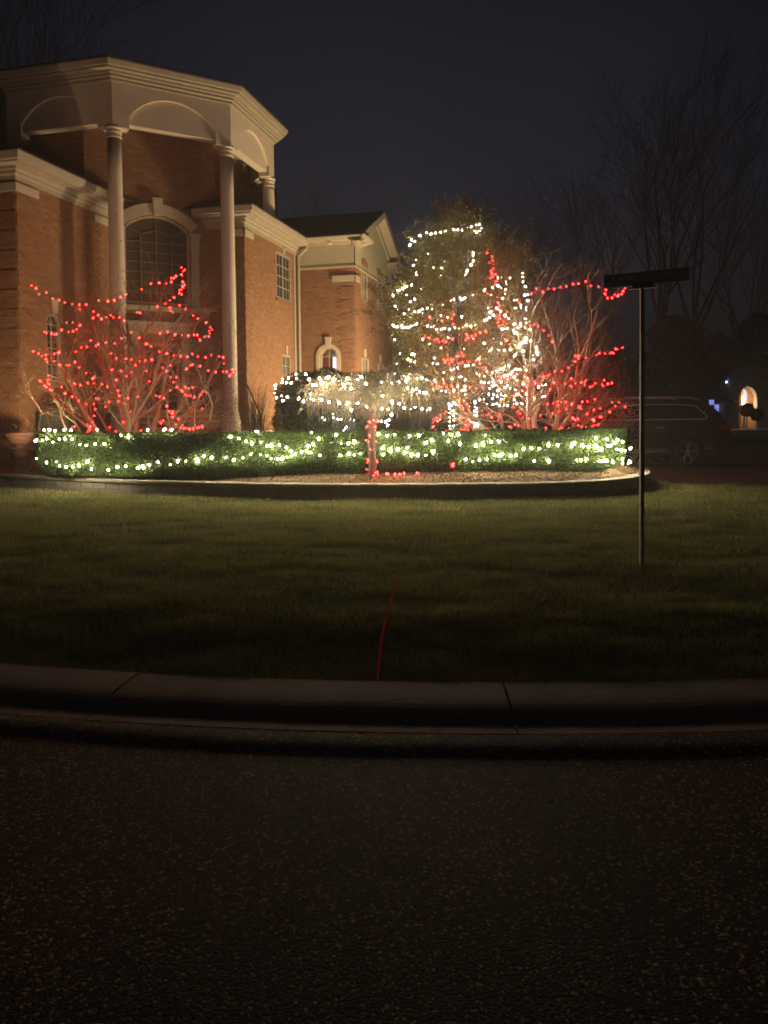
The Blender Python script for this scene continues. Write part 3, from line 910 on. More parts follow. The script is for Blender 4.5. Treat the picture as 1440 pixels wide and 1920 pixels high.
# ------------------------------------------------------------------ ground sheets
mat('lawn_soil', (0.11, 0.11, 0.042), 0.95, (0.07, 0.072, 0.026), 2.5, 0.6, 60)
mat('grass_blade', (0.06, 0.07, 0.022), 0.7, tone=[(0.105, 0.135, 0.032), (0.22, 0.235, 0.066), (0.34, 0.31, 0.13), (0.19, 0.215, 0.052)], transl=0.3)
mat('concrete', (0.33, 0.27, 0.225), 0.85, (0.21, 0.17, 0.145), 3.0, 0.25, 70)
mat('gutter', (0.30, 0.225, 0.17), 0.85, (0.20, 0.15, 0.115), 4.0, 0.3, 60)
mat('crack', (0.02, 0.016, 0.012), 0.95)
mat('pavers', (0.16, 0.068, 0.045), 0.8, (0.11, 0.05, 0.035), 4.0, 0.3, 30)
mat('mulch', (0.11, 0.07, 0.032), 0.95, (0.06, 0.038, 0.018), 12, 0.8, 40)
mat('mulch_chip', (0.2, 0.13, 0.06), 0.9, tone=[(0.07, 0.04, 0.018), (0.14, 0.085, 0.037), (0.10, 0.06, 0.026), (0.18, 0.115, 0.052)])
mat('wall_block', (0.20, 0.18, 0.15), 0.9, (0.14, 0.125, 0.105), 6, 0.5, 35, rand=[(0.16, 0.14, 0.12), (0.22, 0.195, 0.165), (0.19, 0.165, 0.14)])
mat('cap_block', (0.22, 0.19, 0.14), 0.9, (0.16, 0.14, 0.105), 7, 0.4, 45, rand=[(0.18, 0.16, 0.12), (0.24, 0.21, 0.16)])

# asphalt with pale aggregate: stones stand proud of the binder and shine a little
asphalt = bpy.data.materials.new('asphalt'); asphalt.use_nodes = True
N, L = asphalt.node_tree.nodes, asphalt.node_tree.links
b = N['Principled BSDF']
tc = N.new('ShaderNodeTexCoord')
vo = N.new('ShaderNodeTexVoronoi'); vo.inputs['Scale'].default_value = 115; vo.inputs['Randomness'].default_value = 1
L.new(tc.outputs['Object'], vo.inputs['Vector'])
sep = N.new('ShaderNodeSeparateColor'); L.new(vo.outputs['Color'], sep.inputs[0])
rp = N.new('ShaderNodeValToRGB'); el = rp.color_ramp.elements
el[0].position = 0.0; el[0].color = (0.020, 0.0105, 0.0055, 1); el[1].position = 1.0; el[1].color = (0.50, 0.38, 0.25, 1)
x = el.new(0.74); x.color = (0.027, 0.0145, 0.0078, 1)
x = el.new(0.88); x.color = (0.13, 0.092, 0.06, 1)
L.new(sep.outputs[0], rp.inputs[0])
nz = N.new('ShaderNodeTexNoise'); nz.inputs['Scale'].default_value = 1.1; nz.inputs['Detail'].default_value = 5; L.new(tc.outputs['Object'], nz.inputs['Vector'])
mr = N.new('ShaderNodeMapRange'); mr.inputs[1].default_value = 0.3; mr.inputs[2].default_value = 0.7; mr.inputs[3].default_value = 0.35; mr.inputs[4].default_value = 1.4
L.new(nz.outputs['Fac'], mr.inputs[0])
mx = N.new('ShaderNodeMix'); mx.data_type = 'RGBA'; mx.blend_type = 'MULTIPLY'; mx.inputs[0].default_value = 1.0
L.new(rp.outputs[0], mx.inputs[6]); L.new(mr.outputs[0], mx.inputs[7]); L.new(mx.outputs[2], b.inputs['Base Color'])
b.inputs['Roughness'].default_value = 0.8
b.inputs['Specular IOR Level'].default_value = 0.15
hm = N.new('ShaderNodeMath'); hm.operation = 'MULTIPLY_ADD'; hm.inputs[1].default_value = -1.2; hm.inputs[2].default_value = 1.0
L.new(vo.outputs['Distance'], hm.inputs[0])
bp = N.new('ShaderNodeBump'); bp.inputs['Strength'].default_value = 0.25; bp.inputs['Distance'].default_value = 0.005
L.new(hm.outputs[0], bp.inputs['Height']); L.new(bp.outputs[0], b.inputs['Normal'])
MAT['asphalt'] = asphalt

# lawn and terrain: one sheet from the kerb to the horizon
xs = np.concatenate([np.linspace(-300, -20, 15)[:-1], np.linspace(-20, 20, 121), np.linspace(20, 300, 15)[1:]])
ts = np.concatenate([np.linspace(0, 24, 121), np.array([27, 30, 34, 38, 44, 52, 62, 80, 110, 160, 240, 400])])
KB = 0.36          # the lawn starts behind the kerb
X = np.repeat(xs[:, None], len(ts), 1)
Y = kerb_y(xs)[:, None] + ts[None, :]
Z = ground_z(X, Y) - 0.015
nx, nt_ = X.shape
i = np.arange(nx - 1)[:, None] * nt_ + np.arange(nt_ - 1)[None, :]
F = np.stack([i, i + nt_, i + nt_ + 1, i + 1], -1).reshape(-1, 4)
mesh('ground', np.stack([X, Y, Z], -1).reshape(-1, 3), F, MAT['lawn_soil'], None, 'structure', True)

# kerb: rolled profile swept round the corner, in cast lengths with open joints
def kerb_path(s):
    """distance along the kerb from its middle to point and outward normal (to the road)"""
    la = ARC * CIR[2]
    a = np.clip(s, -la, la) / CIR[2]
    x = CIR[0] + CIR[2] * np.sin(a); y = CIR[1] - CIR[2] * np.cos(a)
    ex = s - np.clip(s, -la, la)
    tx, ty = np.cos(a), np.sin(a)
    return np.stack([x + tx * ex, y + ty * ex], -1), np.stack([ty, -tx], -1)
KPROF = [(-0.02, -0.10), (-0.02, 0.068), (0.0, 0.068), (0.05, 0.070), (0.15, 0.068), (0.22, 0.064), (0.27, 0.059), (0.31, 0.052), (0.345, 0.042), (0.375, 0.029), (0.395, 0.019), (0.404, 0.014), (0.406, -0.10)]
GPROF = [(0.407, -0.10), (0.407, 0.012), (0.44, 0.016), (0.48, 0.0205), (0.535, 0.0265), (0.545, 0.0265), (0.548, -0.10)]
joints = [-60, -40, -22, -13, -9.4, -5.9, -2.42, 0.43 - 0.80, 2.72 - 0.8, 5.4, 8.8, 12.5, 22, 40, 60]
jit = random.Random(3)
def kerb_piece(name, s0, s1, prof, material, dz=0.0, rough=0.0):
    n = max(3, int((s1 - s0) / 0.12)); n = min(n, 60)
    ss = np.linspace(s0, s1, n)
    P, Nn = kerb_path(ss)
    wob = 0.006 * np.sin(ss * 7.1) + 0.004 * np.sin(ss * 17.3 + 1)
    V = []
    for k in range(n):
        for o, h in prof:
            V.append((P[k, 0] + Nn[k, 0] * (o + wob[k] * (0.03 < o < 0.385)), P[k, 1] + Nn[k, 1] * (o + wob[k] * (0.03 < o < 0.385)), h + dz))
    m_ = len(prof); Fs = []
    for k in range(n - 1):
        for q in range(m_ - 1):
            Fs.append((k * m_ + q, k * m_ + q + 1, (k + 1) * m_ + q + 1, (k + 1) * m_ + q))
    Fs += [tuple(range(m_))[::-1], tuple(range((n - 1) * m_, n * m_))]
    return V, Fs
kerb = bpy.data.objects.new('kerb', None); C.objects.link(kerb); kerb['kind'] = 'structure'
gut = bpy.data.objects.new('gutter', None); C.objects.link(gut); gut['kind'] = 'structure'
for a, b_ in zip(joints[:-1], joints[1:]):
    V, Fs = kerb_piece('k', a + 0.007, b_ - 0.007, KPROF, None, jit.uniform(-0.005, 0.004))
    o = mesh('kerb_stone', V, Fs, MAT['concrete'], kerb, 'structure')
    V, Fs = kerb_piece('g', a + 0.004, b_ - 0.004, GPROF, None, jit.uniform(-0.002, 0.002))
    o = mesh('gutter_slab', V, Fs, MAT['gutter'], gut, 'structure')
# cracks where the cast lengths meet
mb = MB()
cr = random.Random(5)
for s0, dirs in ((-0.37, ((0.0, 0.30), (-0.06, 0.07), (0.07, 0.06), (0.03, -0.02))), (1.92, ((0.0, 0.28), (0.10, 0.1)))):
    for ds, do in dirs:
        p0, n0 = kerb_path(np.array([s0])); p0, n0 = p0[0], n0[0]; t0 = np.array([-n0[1], n0[0]])
        c = p0 + n0 * 0.41
        pts = []
        for k in range(5):
            q = c + t0 * ds * k / 4 + n0 * (do * 0.35) * k / 4 + t0 * cr.uniform(-.006, .006)
            pts.append((q[0], q[1], 0.0155))
        mb.tube(pts, 0.0035, 4)
mb.build('gutter_crack', MAT['crack'], gut)

# road: asphalt sheet from the gutter to far behind the camera, a raised tar lip beside the gutter
ss = np.concatenate([np.linspace(-60, -8, 14), np.linspace(-7.5, 7.5, 91), np.linspace(8, 60, 14)])
P, Nn = kerb_path(ss)
lip = 0.010 * np.sin(ss * 3.1) + 0.012 * np.sin(ss * 1.3 + 2) + 0.005 * np.sin(ss * 11)
offs = [0.546, 0.58, 0.64, 0.72, 0.75, 0.81, 1.0, 1.6, 2.6, 4.5, 7.5, 12.0]
hs = [0.024, 0.029, 0.030, 0.027, 0.013, 0.014, 0.015, 0.02, 0.03, 0.05, 0.06, 0.0]
V = []
for k in range(len(ss)):
    for o, h in zip(offs, hs):
        oo = o + (lip[k] if 0.57 < o < 0.8 else 0)
        V.append((P[k, 0] + Nn[k, 0] * oo, P[k, 1] + Nn[k, 1] * oo, h))
m_ = len(offs)
i = np.arange(len(ss) - 1)[:, None] * m_ + np.arange(m_ - 1)[None, :]
mesh('road', V, np.stack([i, i + 1, i + m_ + 1, i + m_], -1).reshape(-1, 4), MAT['asphalt'], None, 'structure', True)
mesh('ground', [(-300, -200, -0.12), (300, -200, -0.12), (300, 60, -0.12), (-300, 60, -0.12)], [(0, 1, 2, 3)], MAT['lawn_soil'], None, 'structure')

# driveway: brown brick pavers curving behind the planted bed, and the far street
def sheet(name, xa, y0f, y1f, dz, material, ny=6, n=80):
    X = np.linspace(xa[0], xa[1], n)[:, None] * np.ones((1, ny))
    t = np.linspace(0, 1, ny)[None, :]
    Y = y0f(X[:, :1]) * (1 - t) + y1f(X[:, :1]) * t
    Z = ground_z(X, Y) + dz
    i = np.arange(n - 1)[:, None] * ny + np.arange(ny - 1)[None, :]
    return mesh(name, np.stack([X, Y, Z], -1).reshape(-1, 3), np.stack([i, i + ny, i + ny + 1, i + 1], -1).reshape(-1, 4), material, None, 'structure', True)
fr = lambda x: np.interp(x, [-14, -9, -7, -5.5, -3, 2, 4.3, 5.2, 7.5, 30], [19.0, 16.6, 15.6, 16.6, 18.0, 18.4, 16.6, 15.0, 14.2, 13.4])
bk = lambda x: np.interp(x, [-14, -9, -7, -5.5, -3, 2, 4.3, 5.2, 7.5, 30], [21.0, 18.2, 17.4, 18.6, 20.0, 20.6, 20.7, 20.6, 20.3, 19.4])
sheet('driveway', (-14, 30), fr, bk, 0.012, MAT['pavers'])
sheet('driveway_edge', (5.2, 30), lambda x: bk(x) + 0.01, lambda x: bk(x) + 0.16, 0.03, MAT['concrete'], 2)
sheet('far_street', (8, 120), lambda x: 31 + 0 * x, lambda x: 37 + 0 * x, 0.012, MAT['asphalt'])

# ------------------------------------------------------------------ planted bed and its wall
rw = thing('retaining_wall', 'low curved dark stone block wall holding the mulch bed above the lawn', 'garden wall', (0, 12.0, 0.15))
WT = 0.39
pts = resample(WALLC, 0.305)
jj = random.Random(8)
blk = MB(); blk.box(-0.149, 0.149, 0.0, 0.18, 0, 0.118)
o = blk.build('block', MAT['wall_block'], rw, bevel=0.008); bme_ = o.data; bpy.data.objects.remove(o)
blk = MB(); blk.box(-0.151, 0.151, -0.022, 0.22, 0, 0.055)
o = blk.build('cap_stone', MAT['cap_block'], rw, bevel=0.01); cme_ = o.data; bpy.data.objects.remove(o)
bot = np.array([float(ground_z(x, y)) for x, y in pts])
for r_ in range(2):
    q = pts if r_ == 0 else (pts[:-1] + pts[1:]) / 2
    for k in range(len(q) - 1):
        c = (q[k] + q[k + 1]) / 2; d = q[k + 1] - q[k]; a = math.atan2(d[1], d[0])
        n_ = np.array([d[1], -d[0]]) / np.linalg.norm(d); off = jj.uniform(-.004, .004)
        o = share('block', bme_, rw, (c[0] + n_[0] * off, c[1] - 12.0 + n_[1] * off, WT - 0.15 - 0.058 - 0.12 * (2 - r_)), (0, 0, a + jj.uniform(-.02, .02)))
        md = o.modifiers.new('soft', 'BEVEL'); md.width = 0.009; md.segments = 2
for k in range(len(pts) - 1):
    c = (pts[k] + pts[k + 1]) / 2; d = pts[k + 1] - pts[k]
    o = share('cap_stone', cme_, rw, (c[0], c[1] - 12.0, WT - 0.15 - 0.056 + jj.uniform(0, .007)), (jj.uniform(-.01, .01), 0, math.atan2(d[1], d[0]) + jj.uniform(-.03, .03)))
    md = o.modifiers.new('soft', 'BEVEL'); md.width = 0.01; md.segments = 2
# mulch
bp_ = resample(WALLC, 0.2)
d = np.gradient(bp_, axis=0); nn = np.stack([-d[:, 1], d[:, 0]], 1); nn /= np.linalg.norm(nn, axis=1, keepdims=True)
def bed_z(o): return 0.335 + 0.17 * smooth(0.0, 1.1, o)
V = []
of = [0.10, 0.3, 0.5, 0.75, 1.0, 1.4, 2.0, 2.6]
for k in range(len(bp_)):
    for o_ in of:
        s_ = 1.0 if k < len(bp_) - 12 else 0.55
        p = bp_[k] + nn[k] * o_ * s_
        V.append((p[0], p[1], bed_z(o_) + 0.012 * math.sin(p[0] * 5.1) * math.sin(p[1] * 7.3)))
m_ = len(of); i = np.arange(len(bp_) - 1)[:, None] * m_ + np.arange(m_ - 1)[None, :]
mesh('mulch_bed', V, np.stack([i, i + m_, i + m_ + 1, i + 1], -1).reshape(-1, 4), MAT['mulch'], None, 'structure', True)
k = rng.integers(0, len(bp_) - 2, 26000); o_ = rng.uniform(0.16, 1.25, 26000); tt = rng.uniform(0, 1, 26000)[:, None]
p = bp_[k] * (1 - tt) + bp_[k + 1] * tt + nn[k] * (o_ * np.where(k < len(bp_) - 12, 1, .55))[:, None]
P3 = np.column_stack([p, bed_z(o_) + 0.012 * np.sin(p[:, 0] * 5.1) * np.sin(p[:, 1] * 7.3) + rng.uniform(0.0, 0.02, 26000)])
V, F, T = leaf_quads(P3, 0.038, 0.6, (0, 0, 1), 0.4)
mesh('mulch_chips', V, F, MAT['mulch_chip'], None, 'stuff', tone=T)

# ------------------------------------------------------------------ grass
def grass(P, h, wd, name):
    n = len(P); a = rng.uniform(0, 2 * np.pi, n); lean = rng.normal(0, 0.45, (n, 2)) * h[:, None]
    w = np.stack([np.cos(a), np.sin(a), np.zeros(n)], 1) * wd[:, None]
    tip = P + np.column_stack([lean, h])
    V = np.stack([P - w, P + w, tip], 1).reshape(-1, 3)
    return mesh(name, V, np.arange(3 * n).reshape(n, 3), MAT['grass_blade'], None, 'stuff', tone=np.clip(rng.normal(0.5, 0.22, n) + patch(P[:, 0], P[:, 1] * 1.6) * 0.25 + (vnoise(P[:, 0] / .45 + 40, P[:, 1] / .2 + 9) - .5) * .8, 0, 1))
VN = rng.uniform(0, 1, (256, 256))
def vnoise(x, y):
    xi, yi = np.floor(x).astype(int), np.floor(y).astype(int); fx, fy = smooth(0, 1, x - xi), smooth(0, 1, y - yi)
    g = lambda a, b: VN[(a % 256), (b % 256)]
    return (g(xi, yi) * (1 - fx) + g(xi + 1, yi) * fx) * (1 - fy) + (g(xi, yi + 1) * (1 - fx) + g(xi + 1, yi + 1) * fx) * fy
def patch(x, y):
    return np.sin(x * 2.3 + 1.2 * np.sin(y * 1.9)) * np.sin(y * 3.7 + 1.5 * np.sin(x * 1.1)) * 0.6 + 0.4 * np.sin(x * 5.1 + 2 * y) * np.sin(y * 8.3 - x)
n = 330000
u = rng.uniform(0, 1, n); yy = (math.sqrt(3.8) + u * (math.sqrt(15.3) - math.sqrt(3.8))) ** 2
xx = rng.uniform(-1, 1, n) * (yy * 0.56 + 0.7)
ok = (yy > kerb_y(xx) + 0.01) & ((yy < wall_y(xx) - 0.02) | (xx > 5.15)) & (yy < fr(xx) - 0.02)
xx, yy = xx[ok], yy[ok]
zz = ground_z(xx, yy) - 0.018
h = 0.016 + 0.040 * vnoise(xx / .30, yy / .16) ** 1.5 + 0.014 * (1 + patch(xx * 0.7, yy * 1.2)) * (0.6 + 0.1 * yy ** 0.5) + rng.uniform(0, 0.016, len(xx))
h = np.where(yy < kerb_y(xx) + 0.05, h * 0.75, h)
grass(np.column_stack([xx, yy, zz]), h, 0.0022 * (yy / 4) ** 0.75 * rng.uniform(0.7, 1.4, len(xx)), 'grass')
n = 40000
yy = rng.uniform(20.6, 31, n); xx = rng.uniform(7, 20, n); ok = yy > bk(xx) + 0.2; xx, yy = xx[ok], yy[ok]
grass(np.column_stack([xx, yy, ground_z(xx, yy) - .015]), rng.uniform(.04, .09, len(xx)), rng.uniform(.006, .011, len(xx)), 'grass')
n = 5200      # longer tufts along the kerb and round the sign post
ss_ = rng.uniform(-5, 5, n); Pk, Nk = kerb_path(ss_); o_ = rng.uniform(-.06, .012, n); q = Pk + Nk * o_[:, None]
q[:260] = np.array([2.23, 6.66]) + rng.normal(0, .05, (260, 2))
grass(np.column_stack([q, ground_z(q[:, 0], q[:, 1]) - .012]), rng.uniform(.02, .05, n) * (1 + (np.arange(n) < 260) * 1.2), rng.uniform(.0018, .003, n), 'grass')
# fallen leaves on the lawn
mat('dry_leaf', (0.35, 0.29, 0.19), 0.7, tone=[(0.22, 0.15, 0.08), (0.45, 0.40, 0.30), (0.30, 0.22, 0.12), (0.50, 0.47, 0.40)])
n = 260
yy = (math.sqrt(4.2) + rng.uniform(0, 1, n) * (math.sqrt(13) - math.sqrt(4.2))) ** 2; xx = rng.uniform(-1, 1, n) * yy * 0.5
k = n // 3
xx[:k] = rng.uniform(-4, 3.5, k); yy[:k] = wall_y(xx[:k]) - rng.uniform(0.03, 0.4, k)
ok = (yy < wall_y(xx) - 0.02) & (yy > kerb_y(xx) + .1)
s_ = rng.uniform(-4.5, 4.5, 110); Pk, Nk = kerb_path(s_); o_ = np.where(rng.uniform(0, 1, 110) < .7, rng.uniform(.39, .60, 110), rng.uniform(.6, 1.6, 110)); q = Pk + Nk * o_[:, None]
V, F, T = leaf_quads(np.column_stack([q, np.full(110, .04)]), 0.024, 0.85, (0, 0, 1), 0.6)
mesh('gutter_litter', V, F, MAT['dry_leaf'], None, 'stuff', tone=T)
V, F, T = leaf_quads(np.column_stack([xx, yy, ground_z(xx, yy) + 0.025])[ok], 0.036, 0.75, (0, 0, 1), 0.6)
mesh('fallen_leaves', V, F, MAT['dry_leaf'], None, 'stuff', tone=T)

# ------------------------------------------------------------------ hedge
mat('box_leaf', (0.05, 0.08, 0.02), 0.55, tone=[(0.022, 0.052, 0.010), (0.048, 0.100, 0.017), (0.080, 0.142, 0.022), (0.036, 0.070, 0.013)], transl=0.3)
mat('hedge_wood', (0.030, 0.028, 0.016), 0.95, (0.02, 0.022, 0.012), 10)
HP = catmull([(-6.25, 15.1), (-6.2, 14.6), (-5.6, 14.0), (-4.1, 13.55), (-2.3, 13.32), (-0.5, 13.25), (1.2, 13.2), (2.6, 13.22), (3.5, 13.5), (4.02, 14.1), (4.22, 14.8), (4.25, 15.3)], 16)
HW, HTOP, HBOT = 0.36, 1.185, 0.44
hedge = thing('box_hedge', 'long low clipped green hedge wound with white fairy lights above the curved stone wall', 'hedge', (0, 13.2, 0.45))
HQ = resample(HP, 0.1); hd = np.gradient(HQ, axis=0); hn = np.stack([hd[:, 1], -hd[:, 0]], 1); hn /= np.linalg.norm(hn, axis=1, keepdims=True)
# inner mass of wood and old leaves
V, Fs = [], []
prof = [(-HW + .09, HBOT + .02), (HW - .16, HBOT + .02), (HW - .11, HBOT + .3), (HW - .12, HTOP - .12), (HW - .14, HTOP - .07), (-HW + .14, HTOP - .07), (-HW + .06, HTOP - .12)]
m_ = len(prof)
for k in range(2, len(HQ) - 2):
    for o_, z in prof: V.append((HQ[k, 0] + hn[k, 0] * o_, HQ[k, 1] + hn[k, 1] * o_ - 13.2, z - .45))
nk = len(HQ) - 4
for k in range(nk - 1):
    for q in range(m_): Fs.append((k * m_ + q, (k + 1) * m_ + q, (k + 1) * m_ + (q + 1) % m_, k * m_ + (q + 1) % m_))
Fs += [tuple(range(m_)), tuple(range((nk - 1) * m_, nk * m_))]
mesh('hedge_core', V, Fs, MAT['hedge_wood'], hedge)
n = 95000
k = rng.integers(0, len(HQ) - 1, n); tt = rng.uniform(0, 1, n)[:, None]
c = HQ[k] * (1 - tt) + HQ[k + 1] * tt; nrm = hn[k]
side = rng.choice(3, n, p=[.62, .28, .10])
zz = rng.uniform(HBOT, HTOP, n); lump = 0.035 * np.sin(k * 0.55) * np.sin(zz * 9 + k * .2) + 0.03 * np.sin(k * 0.17 + 2)
under = 0.10 * np.clip((HBOT + .22 - zz) / .22, 0, 1)
o_ = np.where(side == 0, HW + lump - under, np.where(side == 2, -HW - lump, rng.uniform(-HW, HW, n)))
inw = np.abs(rng.normal(0, 0.05, n))
o_ = np.where(side == 0, o_ - inw, np.where(side == 2, o_ + inw, o_))
zz = np.where(side == 1, HTOP - inw * 0.6 + 0.012 * np.sin(k * .3) + 0.010 * np.sin(k * 1.1 + o_ * 20) + np.where(rng.uniform(0, 1, n) < .06, np.abs(rng.normal(0, .03, n)), 0), np.minimum(zz, HTOP - 0.01))
p = c + nrm * o_[:, None]
V, F, T = leaf_quads(np.column_stack([p[:, 0], p[:, 1] - 13.2, zz - .45]), 0.036, aspect=0.6)
mesh('foliage', V, F, MAT['box_leaf'], hedge, tone=T)
# ends
for e_, s_ in ((0, -1), (-1, 1)):
    n = 3500
    t_ = hd[e_] / np.linalg.norm(hd[e_]) * s_
    o_ = rng.uniform(-HW, HW, n); zz = rng.uniform(HBOT + .05, HTOP, n)
    p = HQ[e_] + hn[e_] * o_[:, None] + t_ * (0.10 * np.sqrt(np.maximum(0, 1 - (o_ / HW) ** 2)) - np.abs(rng.normal(0, .04, n)))[:, None]
    V, F, T = leaf_quads(np.column_stack([p[:, 0], p[:, 1] - 13.2, zz - .45]), 0.036, aspect=.6)
    mesh('foliage', V, F, MAT['box_leaf'], hedge, tone=T)
mb = MB()
for k in range(6, len(HQ) - 4, 9):
    for q in range(2):
        x, y = HQ[k] + hn[k] * random.uniform(-.1, .24)
        mb.bar((x, y - 13.2, -.06), (x + random.uniform(-.08, .08), y - 13.2 + random.uniform(-.08, .08), .25), .012, 5)
mb.build('stem', MAT['hedge_wood'], hedge)
tw, lp = [], []
for j in range(240):          # shoots that the shears missed
    k = random.randrange(2, len(HQ) - 2); o_ = random.uniform(-HW, HW); p = HQ[k] + hn[k] * o_; L_ = random.uniform(.03, .11)
    if random.random() < .55: a, d_ = np.array([p[0], p[1] - 13.2, HTOP - .47]), np.array([random.uniform(-.4, .4), random.uniform(-.4, .4), 1.0])
    else:
        p = HQ[k] + hn[k] * (HW - .02); a, d_ = np.array([p[0], p[1] - 13.2, random.uniform(.1, .68)]), np.array([hn[k][0] + random.uniform(-.5, .5), hn[k][1], random.uniform(-.2, .7)])
    e_ = a + d_ * L_; tw.append((np.array([a, (a + e_) / 2 + .005, e_]), [.0022, .0018, .0012])); lp += [a + (e_ - a) * t_ for t_ in (.45, .7, .9, 1.0)]
V, F = strip_tubes(tw, 3); mesh('shoots', V, F, MAT['hedge_wood'], hedge, 'stuff')
V, F, T = leaf_quads(np.array(lp), .03, aspect=.55); mesh('foliage', V, F, MAT['box_leaf'], hedge, tone=T)
def hedge_front(x):
    q = HQ[4:-4] + hn[4:-4] * (HW + .012)
    lo = np.argmin(np.where(np.abs(q[:, 0] - x) < .12, q[:, 1], 99))
    return float(q[lo, 1]) if abs(q[lo, 0] - x) < .12 else float(q[np.argmin(np.abs(q[:, 0] - x)), 1])
# ------------------------------------------------------------------ trees and shrubs
mat('maple_bark', (0.36, 0.28, 0.18), 0.85, (0.26, 0.20, 0.13), 9, 0.4, 40)
mat('pear_bark', (0.16, 0.12, 0.08), 0.9, (0.10, 0.075, 0.05), 9, 0.5, 40)
mat('weeping_trunk', (0.07, 0.05, 0.036), 0.9, (0.045, 0.032, 0.024), 9, 0.4, 40)
mat('weeping_bark', (0.22, 0.185, 0.13), 0.85, (0.14, 0.115, 0.08), 9, 0.4, 40)
mat('dark_bark', (0.22, 0.165, 0.13), 0.95, (0.16, 0.12, 0.095), 4, 0.4, 20)
mat('maple_leaf', (0.3, 0.06, 0.04), 0.6, tone=[(0.20, 0.05, 0.035), (0.34, 0.09, 0.06), (0.26, 0.13, 0.07)], transl=0.3)
mat('pear_leaf', (0.1, 0.08, 0.03), 0.5, tone=[(0.13, 0.125, 0.022), (0.21, 0.185, 0.034), (0.27, 0.18, 0.045), (0.20, 0.11, 0.034), (0.17, 0.20, 0.030)], transl=0.35)
mat('ever_leaf', (0.035, 0.06, 0.02), 0.5, tone=[(0.020, 0.036, 0.013), (0.036, 0.060, 0.020), (0.052, 0.082, 0.026)], transl=0.2)
mat('far_leaf', (0.03, 0.03, 0.022), 0.8, tone=[(0.05, 0.045, 0.032), (0.085, 0.07, 0.05)], transl=0.2)

def nv(v): return v / (np.linalg.norm(v) + 1e-9)
def bough(lines, tips, p, d, L, r, lv, g, maxlv, spread, nch, up, wander, taper=0.35):
    k = 6 if lv < 2 else 4
    P, Rr = [p.copy()], [r]; q = p.copy(); dd = nv(d)
    for j in range(k):
        dd = nv(dd + g.normal(0, wander, 3) + np.array([0, 0, up]))
        q = q + dd * (L / k); P.append(q.copy()); Rr.append(max(0.0026, r * (1 - (1 - taper) * (j + 1) / k)))
    lines.append((np.array(P), np.array(Rr)))
    if lv >= maxlv:
        tips.append((q, dd)); return
    n = nch[lv]
    for j in range(n):
        t = 0.25 + 0.75 * (j + g.uniform(0.2, 0.9)) / n
        t = min(t, 1.0); x = t * k; i0 = min(int(x), k - 1)
        pp = P[i0] + (P[i0 + 1] - P[i0]) * (x - i0)
        ax = nv(np.cross(dd, g.normal(size=3)))
        nd = nv(nv(P[i0 + 1] - P[i0]) * math.cos(spread) + ax * math.sin(spread) * g.uniform(0.6, 1.25))
        bough(lines, tips, pp, nd, L * g.uniform(0.42, 0.66), max(0.0032, Rr[i0] * g.uniform(0.48, 0.68)), lv + 1, g, maxlv, spread, nch, up, wander, taper)

def maple(seed, base, stems, label, leaf_fn=None, hscale=1.0, xmax=2.2):
    g = np.random.default_rng(seed)
    t = thing('maple_tree', label, 'tree', base)
    lines, tips = [], []
    for az, el, L, r in stems:
        d = np.array([math.cos(az) * math.cos(el), math.sin(az) * math.cos(el), math.sin(el)])
        p = np.array([math.cos(az) * .16 + g.normal(0, .03), math.sin(az) * .14 + g.normal(0, .03), -0.05])
        bough(lines, tips, p, d, L * hscale, r * 1.2, 0, g, 3, 0.62, (7, 6, 4), 0.03, 0.15, 0.30)
    lines = [l for l in lines if l[0][:, 0].max() < xmax and l[0][:, 0].min() > -2.25 and l[0][:, 2].max() < 4.2]
    tips = [q for q in tips if q[0][0] < xmax]
    big = [l for l in lines if l[1][0] > 0.017]; fine = [l for l in lines if l[1][0] <= 0.017]
    V, F = strip_tubes(big, 7); mesh('trunk', V, F, MAT['maple_bark'], t, sm=True)
    V, F = strip_tubes(fine, 3); mesh('crown', V, F, MAT['maple_bark'], t, sm=True)
    pts = np.array([q for q, _ in tips])
    if leaf_fn is not None:
        P = leaf_fn(pts, g)
        V, F, T = leaf_quads(P, 0.05, 0.3, (0, 0, -1)); mesh('foliage', V, F, MAT['maple_leaf'], t, tone=T)
    return t, pts
g0 = np.random.default_rng(4)
# stems: azimuth (0 = to the right), elevation, length, radius
st = [(R(172), R(38), 2.7, .055), (R(150), R(52), 2.7, .050), (R(205), R(24), 2.2, .042), (R(120), R(64), 2.9, .055), (R(250), R(66), 2.7, .050),
      (R(80), R(78), 3.1, .060), (R(300), R(74), 2.9, .050), (R(45), R(62), 3.0, .055), (R(12), R(50), 2.9, .055), (R(345), R(36), 2.6, .050), (R(20), R(22), 2.2, .040), (R(200), R(60), 2.7, .045), (R(270), R(40), 2.0, .04), (R(95), R(42), 2.2, .04)]
def lf_l(p, g):
    c = p[(p[:, 2] < 2.0) & (np.abs(p[:, 0]) > 1.35)]
    k = g.integers(0, len(c), 900); a = c[k] + g.normal(0, .07, (900, 3))
    k = g.integers(0, len(p), 500); return np.vstack([a, p[k] + g.normal(0, .05, (500, 3))])
ML = (-5.25, 16.0, 0.47)
maple(21, ML, st, 'bare many stemmed maple lit red in front of the portico columns', lf_l, 1.0)
st2 = [(R(5), R(60), 1.9, .055), (R(350), R(40), 1.25, .05), (R(30), R(66), 2.4, .055), (R(170), R(70), 3.1, .05), (R(60), R(76), 3.5, .06), (R(300), R(70), 3.1, .05),
       (R(190), R(45), 2.2, .045), (R(10), R(24), 1.0, .04), (R(330), R(58), 1.8, .05), (R(100), R(80), 3.4, .055), (R(250), R(50), 2.2, .045), (R(20), R(50), 1.6, .05), (R(150), R(84), 3.2, .05)]
